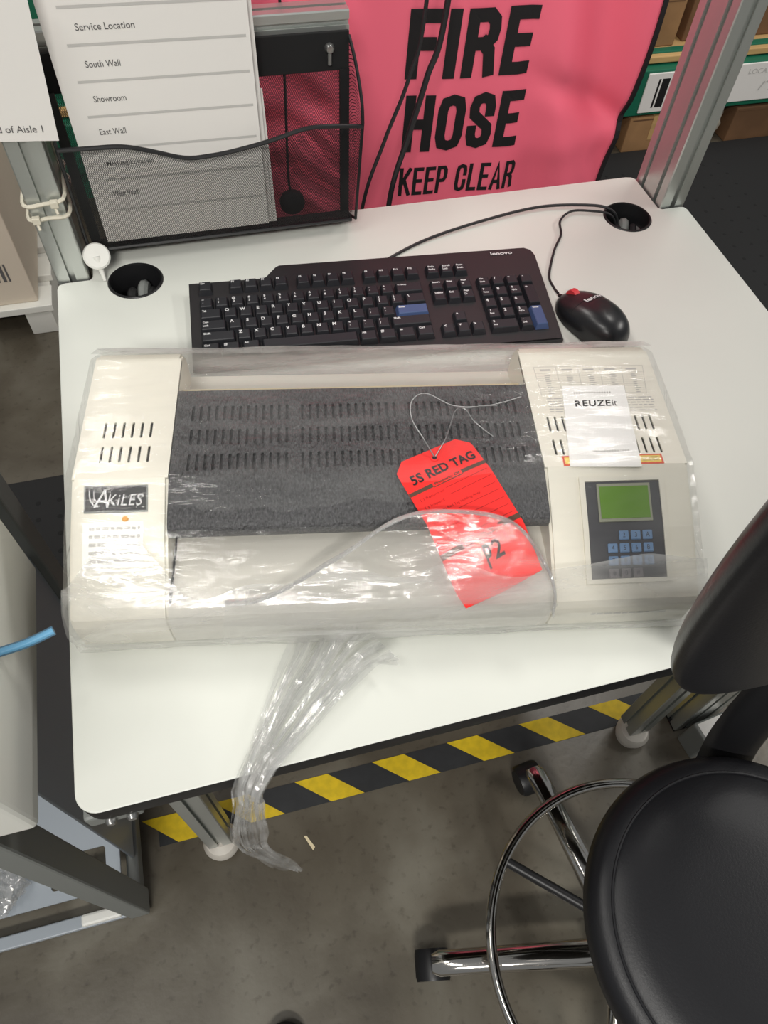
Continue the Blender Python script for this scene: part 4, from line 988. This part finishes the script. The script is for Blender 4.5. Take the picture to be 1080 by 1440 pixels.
# ------------------------------------------------------------------ rack and goods far behind
rk = thing('pallet_rack', 'green steel pallet rack standing behind the banner', 'rack', (0, 0, 0))
def bar(name, x0, x1, y0, y1, z0, z1, m, parent=rk, bev=0.003, lab=None):
    bm = B(); box(bm, x0, x1, y0, y1, z0 + H, z1 + H, bev); return obj(name, bm, M[m], parent, label=lab)
bar('beam', -0.6, 2.9, 1.95, 2.0, -0.617, -0.475, 'green'); bar('beam_step', -0.6, 2.9, 2.0, 2.03, -0.600, -0.445, 'green')
bar('beam', -0.6, 2.9, 2.72, 2.77, -0.617, -0.475, 'green')
for xx in (-0.125, 2.55):
    for yy in (1.99, 2.72): bar('upright', xx, xx + 0.055, yy + 0.045, yy + 0.11, -0.75, 1.6, 'green')
for k in range(12): bar('deck_board', -0.5 + k * 0.27, -0.28 + k * 0.27, 1.98, 2.74, -0.470, -0.450, 'wood')
def lbl(x0, x1, z0, z1, lab):
    t = thing('label_holder', lab, 'label', (0, 0, 0), group='label holders on the rack beam')
    bar('holder', x0, x1, 1.944, 1.95, z0, z1, 'paper', t, 0.002)
    return t
t = lbl(1.665, 1.90, -0.606, -0.482, 'white label holder on green beam with thick black bars, left of post')
for x0, x1 in ((1.705, 1.712), (1.718, 1.745), (1.752, 1.790)): bar('printed_bar', x0, x1, 1.9435, 1.944, -0.590, -0.500, 'blackink', t, 0)
t = lbl(1.93, 2.30, -0.600, -0.478, 'long white label holder with handwriting, right of the slotted post')
bm = B(); add_text(bm, 'r A', lambda u, v: Vector((2.135 + u, 1.943, -0.545 + H + v)), w=0.085, h=0.045, shear=0.4); add_text(bm, 'LOCATION', lambda u, v: Vector((2.095 + u, 1.943, -0.503 + H + v)), w=0.13, h=0.016); obj('lettering', bm, M['rule'], t)
def cart(x0, x1, y0, y1, z0, z1, m, lab, tape=True, name='cardboard_box'):
    t = thing(name, lab, 'box', (0, 0, 0))
    bar('carton', x0, x1, y0, y1, z0, z1, m, t, 0.004)
    if tape: bar('packing_tape', (x0 + x1) / 2 - 0.025, (x0 + x1) / 2 + 0.025, y0 - 0.0015, y1 - 0.01, z1 - 0.08, z1 + 0.0012, 'wood' if m != 'wood' else 'paper', t, 0)
    bar('flap_seam', x0 + 0.01, x1 - 0.01, y0 - 0.001, y0, z1 - 0.012, z1 - 0.008, 'cartondark', t, 0)
    return t
cart(1.50, 1.78, 2.04, 2.45, -0.449, -0.31, 'carton', 'brown cardboard box on the rack beside the banner hem')
cart(1.82, 2.25, 2.06, 2.5, -0.449, -0.27, 'cartondark', 'dark brown cardboard box on the rack right of the slotted post')
cart(1.47, 1.80, 2.06, 2.45, -0.309, -0.22, 'wood', 'pale wooden box stacked on the brown box beside banner', tape=False, name='wooden_box')
cart(2.28, 2.5, 2.06, 2.5, -0.449, -0.30, 'carton', 'brown cardboard box at the far right end of the rack')
cart(0.9, 1.42, 2.08, 2.5, -0.449, -0.25, 'cartondark', 'large dark cardboard box on the rack hidden mostly by the banner')
cart(1.30, 1.62, 1.955, 2.4, -0.75, -0.64, 'cartondark', 'flat dark brown box under the rack next to the banner hem')
cart(1.66, 1.88, 1.96, 2.4, -0.75, -0.63, 'carton', 'flat brown box under the rack behind the slotted post')
cart(2.06, 2.50, 1.955, 2.4, -0.75, -0.63, 'cartondark', 'dark brown box under the rack at the right edge')
bm = B(); bmesh.ops.create_icosphere(bm, subdivisions=4, radius=1)
for v in bm.verts:
    n_ = 1 + 0.18 * noise.noise(v.co * 3.1); v.co = Vector((1.975 + v.co.x * 0.075 * n_, 2.03 + v.co.y * 0.075 * n_, 0.062 + max(-0.058, v.co.z * 0.062 * n_)))
o = obj('plastic_bag', bm, M['bagclear'], None, smooth=True); tag(o, 'crumpled cloudy plastic bag under the green beam', 'bag')

# white carton and pallet at the left, behind the post
t = thing('white_carton', 'tall white carton behind the left bench post', 'box', (0, 0, 0))
bm = B(); box(bm, -0.66, -0.232, 1.47, 1.88, 0.095, 1.05, 0.004); wc = obj('carton', bm, M['cartonwhite'], t)
bm = B()
for k in range(5): box(bm, -0.325 + 0.012 * k, -0.325 + 0.012 * k + (0.007 if k % 2 else 0.004), 1.4685, 1.4695, 0.165, 0.215)
obj('printed_bars', bm, M['ink'], t)
bm = B(); box(bm, -0.47, -0.40, 1.4685, 1.4695, 0.20, 0.27); obj('stamp', bm, M['ink'], t)
t = thing('plastic_pallet', 'low grey pallet with dark gaps carrying the white carton', 'pallet', (0, 0, 0))
for k in range(4): 
    bm = B(); box(bm, -0.72, -0.20, 1.45 + 0.12 * k, 1.53 + 0.12 * k, 0.075, 0.095, 0.002); obj('deck_board', bm, M['casewhite'], t)
for x in (-0.70, -0.47, -0.275):
    bm = B(); box(bm, x, x + 0.065, 1.46, 1.89, 0.0, 0.075, 0.002); obj('block', bm, M['casewhite'], t)

# ------------------------------------------------------------------ anti-fatigue mats
def floor_mat(x0, x1, y0, y1, label, dots):
    t = thing('rubber_mat', label, 'floor mat', (0, 0, 0), group='anti-fatigue mats')
    bm = plate(rrect(x0, x1, y0, y1, 0.03), [], 0.0005, 0.013, bev=0.002); obj('mat_sheet', bm, M['rubber'], t)
    bm = B()
    for (a, b_) in dots: lathe(bm, [(0.006, 0.0131), (0.0045, 0.0136), (0.0, 0.0136)], 8, (a, b_, 0))
    o = obj('drain_studs', bm, M['matte_black'], t); o['kind'] = 'stuff'
floor_mat(-0.62, -0.10, 0.18, 0.965, 'black rubber mat on the floor left of the bench', [(-0.58 + 0.045 * i, 0.22 + 0.045 * j) for i in range(11) for j in range(16)])
floor_mat(1.02, 2.9, 0.10, 1.945, 'large black rubber mat on the floor right of the bench', [(1.06 + 0.06 * i, 0.14 + 0.06 * j) for i in range(16) for j in range(29)])

# ------------------------------------------------------------------ grey steel stand at the left with the white case on it
gs = thing('steel_stand', 'grey painted steel stand left of the white bench', 'stand', (0, 0, 0))
PX, PY = -0.097, 0.021; ST = -0.053
for nm, q in (('post', (PX - 0.032, PX, PY, PY + 0.040, 0.012, H + ST - 0.012)), ('post', (PX - 0.032, PX, 0.41, 0.45, 0.012, H + ST - 0.012)), ('post', (PX - 0.55, PX - 0.518, PY, PY + 0.040, 0.012, H + ST - 0.012)), ('post', (PX - 0.55, PX - 0.518, 0.41, 0.45, 0.012, H + ST - 0.012))):
    bm = B(); box(bm, *q, 0.003); obj(nm, bm, M['steelgrey'], gs)
bm = B(); box(bm, PX - 0.026, PX - 0.006, PY + 0.040, 0.41, 0.012, 0.045, 0.003); obj('base_rail', bm, M['steelgrey'], gs)
bm = B(); box(bm, PX - 0.016, PX - 0.012, PY + 0.085, 0.41, 0.045, H - 0.22, 0.001); obj('side_panel', bm, M['steelblue'], gs)
bm = B(); box(bm, PX - 0.518, PX - 0.032, PY + 0.004, PY + 0.024, 0.012, 0.024, 0.002); obj('base_rail', bm, M['steelblue'], gs)
bm = plate([(PX - 0.518, PY + 0.042), (PX - 0.028, PY + 0.042), (PX - 0.028, 0.41), (PX - 0.518, 0.41)], [rrect(PX - 0.135, PX - 0.050, PY + 0.060, PY + 0.110, 0.006)], 0.070, 0.075, bev=0.0)
obj('lower_shelf', bm, M['steelblue'], gs)
bm = B(); box(bm, PX - 0.55, PX, PY, 0.45, H + ST - 0.012, H + ST, 0.002); obj('top_plate', bm, M['steelgrey'], gs)
for xx, yy in ((PX - 0.016, PY + 0.020), (PX - 0.016, 0.43), (PX - 0.534, PY + 0.020), (PX - 0.534, 0.43)):
    bm = B(); lathe(bm, [(0, 0), (0.014, 0), (0.014, 0.008), (0.006, 0.012), (0, 0.012)], 16, (xx, yy, 0)); obj('levelling_foot', bm, M['rubber'], gs)
bm = B(); box(bm, -0.200, -0.137, 0.026, 0.044, 0.0242, 0.036, 0.004); o = obj('foam_strip', bm, M['nylon']); tag(o, 'white foam strip lying on the lower front rail of the grey stand', 'foam')
bm = B(); bmesh.ops.create_icosphere(bm, subdivisions=5, radius=1)
for v in bm.verts:
    n_ = 1 + 0.35 * noise.noise(v.co * 4.0) + 0.12 * noise.noise(v.co * 11); v.co = Vector((-0.305 + v.co.x * 0.042 * n_, 0.105 + v.co.y * 0.04 * n_, 0.1035 + max(-0.0275, v.co.z * 0.03 * n_)))
o = obj('film_bundle', bm, M['film_rope'], None, smooth=True); tag(o, 'crumpled clear film bundle on the shelf of the grey stand', 'plastic film')
cs = thing('equipment_case', 'large off-white equipment case standing on the grey steel stand', 'case', (0, 0, 0))
CZ = H + ST
bm = B(); box(bm, -0.56, -0.0425, 0.0125, 0.2775, CZ + 0.006, CZ + 0.36, 0.006, 3); obj('case_body', bm, M['casewhite'], cs)
bm = B(); box(bm, -0.54, -0.11, 0.04, 0.26, CZ, CZ + 0.007); obj('base_plinth', bm, M['rubber'], cs)
cb = thing('blue_tube', 'blue plastic tube end sticking out past the white case', 'tube', (0, 0, 0))
bm = B(); tp_ = smoothpts([(-0.075, 0.1275, H + 0.058), (-0.0405, 0.1340, H + 0.057), (-0.0180, 0.1385, H + 0.055), (0.0034, 0.1450, H + 0.055)], 6)
tube(bm, tp_, 0.0042, 14); obj('jacket', bm, M['bluerim'], cb, smooth=True)
bm = B(); tube(bm, [Vector(p) + Vector((0.0002, -0.0010, 0.0019)) for p in tp_], 0.0031, 12); obj('inner_tube', bm, M['blue'], cb, smooth=True)
cb['label'] = 'blue plastic tube end sticking out past the white case'

# ------------------------------------------------------------------ drafting chair
SX, SY = 0.615, -0.224
ch = thing('drafting_chair', 'black vinyl drafting stool with chrome foot ring and backrest', 'chair', (SX, SY, 0))
SZ = H - 0.20
bm = B(); R_ = 0.176
lathe(bm, [(0, SZ - 0.052), (R_ - 0.02, SZ - 0.052), (R_ - 0.006, SZ - 0.046), (R_ + 0.002, SZ - 0.030), (R_ - 0.001, SZ - 0.014), (R_ - 0.010, SZ - 0.005), (R_ - 0.020, SZ - 0.003), (R_ - 0.0225, SZ - 0.0045), (R_ - 0.026, SZ - 0.002), (R_ - 0.05, SZ + 0.003), (R_ - 0.1, SZ + 0.006), (0, SZ + 0.004)], 96)
seat = obj('seat', bm, M['vinyl'], ch, smooth=True)
bm = B(); tube(bm, [((R_ - 0.0215) * math.cos(2 * PI * k / 96), (R_ - 0.0215) * math.sin(2 * PI * k / 96), SZ - 0.0035) for k in range(96)], 0.0018, 6, closed=True); obj('piping', bm, M['vinyl'], seat, smooth=True)
bm = B(); lathe(bm, [(0, SZ - 0.062), (0.09, SZ - 0.062), (0.09, SZ - 0.052), (0, SZ - 0.052)], 32); obj('seat_plate', bm, M['black'], ch)
bm = B(); lathe(bm, [(0, 0.10), (0.026, 0.10), (0.026, 0.30), (0.016, 0.302), (0.014, SZ - 0.06), (0, SZ - 0.06)], 32); obj('gas_column', bm, M['chrome'], ch, smooth=True)
RZ = H - 0.52
bm = B(); tube(bm, [(-0.010 + 0.218 * math.cos(2 * PI * k / 96), 0.006 + 0.214 * math.sin(2 * PI * k / 96), RZ) for k in range(96)], 0.0075, 12, closed=True); obj('foot_ring', bm, M['chrome'], ch, smooth=True)
bm = B(); lathe(bm, [(0.026, RZ - 0.035), (0.036, RZ - 0.032), (0.036, RZ + 0.02), (0.026, RZ + 0.024)], 24); obj('ring_hub', bm, M['black'], ch, smooth=True)
for a in (136, 256, 16):
    t_ = math.radians(a); bm = B(); tube(bm, [(0.03 * math.cos(t_), 0.03 * math.sin(t_), RZ - 0.01), (-0.010 + 0.218 * math.cos(t_), 0.006 + 0.214 * math.sin(t_), RZ - 0.001)], 0.0075, 10); obj('ring_spoke', bm, M['black'], ch, smooth=True)
bm = B(); lathe(bm, [(0, 0.062), (0.045, 0.062), (0.048, 0.085), (0.042, 0.118), (0.03, 0.125), (0, 0.125)], 32); obj('base_hub', bm, M['black'], ch, smooth=True)
for k in range(5):
    t_ = math.radians(168.5 - 72 * k); cx, cy = math.cos(t_), math.sin(t_); T = Matrix.Rotation(t_, 4, 'Z')
    bm = B(); KL = 0.955
    def sec(r, z, w_, h_):
        n = 16; return [bm.verts.new(T @ Vector((r * KL, w_ * math.cos(2 * PI * i / n), z + h_ * math.copysign(abs(math.sin(2 * PI * i / n)) ** 0.8, math.sin(2 * PI * i / n))))) for i in range(n)]
    S = [sec(0.04, 0.100, 0.021, 0.016), sec(0.12, 0.099, 0.0195, 0.0145), sec(0.20, 0.094, 0.018, 0.013), sec(0.265, 0.088, 0.0175, 0.012), sec(0.30, 0.083, 0.018, 0.011), sec(0.312, 0.079, 0.013, 0.008)]
    bm.faces.new(S[0][::-1]); bm.faces.new(S[-1])
    for A, Bq in zip(S, S[1:]):
        for i in range(16): bm.faces.new((A[i], A[(i + 1) % 16], Bq[(i + 1) % 16], Bq[i]))
    bmesh.ops.recalc_face_normals(bm, faces=bm.faces)
    leg = obj('base_leg', bm, M['chrome'], ch, smooth=True)
    bm = B(); lathe(bm, [(0.0, 0.0), (0.009, 0.0), (0.009, 0.018), (0, 0.018)], 12, (cx * 0.279, cy * 0.279, 0.055)); obj('castor_stem', bm, M['steelbolt'], leg)
    for s in (-1, 1):
        bm = B(); Tw = Matrix.Rotation(t_, 4, 'Z') @ Matrix.Rotation(PI / 2, 4, 'X')
        lathe(bm, [(0, -0.008), (0.022, -0.008), (0.0255, -0.004), (0.0255, 0.004), (0.022, 0.008), (0, 0.008)], 28, (cx * 0.292 - s * cy * 0.0125, cy * 0.292 + s * cx * 0.0125, 0.0257), Tw); obj('castor_wheel', bm, M['black'], ch, smooth=True)
    bm = B(); lathe(bm, [(0.0265, -0.022), (0.0285, -0.015), (0.0285, 0.015), (0.0265, 0.022)], 28, (cx * 0.292, cy * 0.292, 0.0270), Tw)
    bmesh.ops.delete(bm, geom=[v for v in bm.verts if v.co.z < 0.030], context='VERTS'); obj('castor_hood', bm, M['black'], ch, smooth=True)
# backrest: thick padded oval, curved round the sitter
BC = Vector((0.6215 - SX, -0.034 - SY, H + 0.333)); bw, bh, bt_ = 0.2135, 0.301, 0.030
bm = B(); bmesh.ops.create_uvsphere(bm, u_segments=64, v_segments=40, radius=1)
Tb = Matrix.Translation(BC) @ Matrix.Rotation(math.radians(-7), 4, 'Y')
for v in bm.verts:
    x, y, z = v.co; r = math.hypot(x, z)
    if r > 1e-6:
        a = math.atan2(z, x); ca, sa = math.cos(a), math.sin(a)
        k = 1 / ((abs(ca) ** 2.15 + abs(sa) ** 2.15) ** (1 / 2.15)); x, z = x * k, z * k
    y = math.copysign(abs(y) ** 0.75, y)
    v.co = Tb @ Vector((x * bw, y * bt_ - 0.020 * x * x, z * bh))
obj('backrest', bm, M['vinyl'], ch, smooth=True)
bm = B()
pts = smoothpts([(0.02, 0.05, SZ - 0.066), (0.055, 0.14, SZ - 0.070), (0.075, 0.172, SZ - 0.045), (0.070, 0.188, SZ + 0.05), (0.050, 0.200, H + 0.06), (0.040, 0.204, H + 0.14)], 6)
tube(bm, pts, 0.030, 12, flat=0.3); obj('backrest_bracket', bm, M['black'], ch, smooth=True)
# small things on the floor
chp = thing('yellow_chip', 'small yellow sliver lying on the concrete near the tape', 'debris', (0.176, 0.064, 0), 0.5)
bm = B(); prism(bm, [(-0.003, -0.014), (0.003, -0.012), (0.004, 0.012), (0.0, 0.015)], 0.0, 0.0015, 'z'); obj('chip', bm, M['rollercream'], chp)
fc = thing('furniture_castor', 'black round castor with pale hub at the bottom edge of the floor', 'castor', (0.083, -0.208, 0))
bm = B(); lathe(bm, [(0, 0), (0.026, 0), (0.030, 0.004), (0.030, 0.020), (0.026, 0.026), (0.019, 0.024), (0, 0.024)], 32); obj('tyre', bm, M['rubber'], fc, smooth=True)
bm = B(); lathe(bm, [(0.017, 0.0245), (0.014, 0.028), (0, 0.029)], 24); obj('hub_cap', bm, M['castor'], fc, smooth=True)
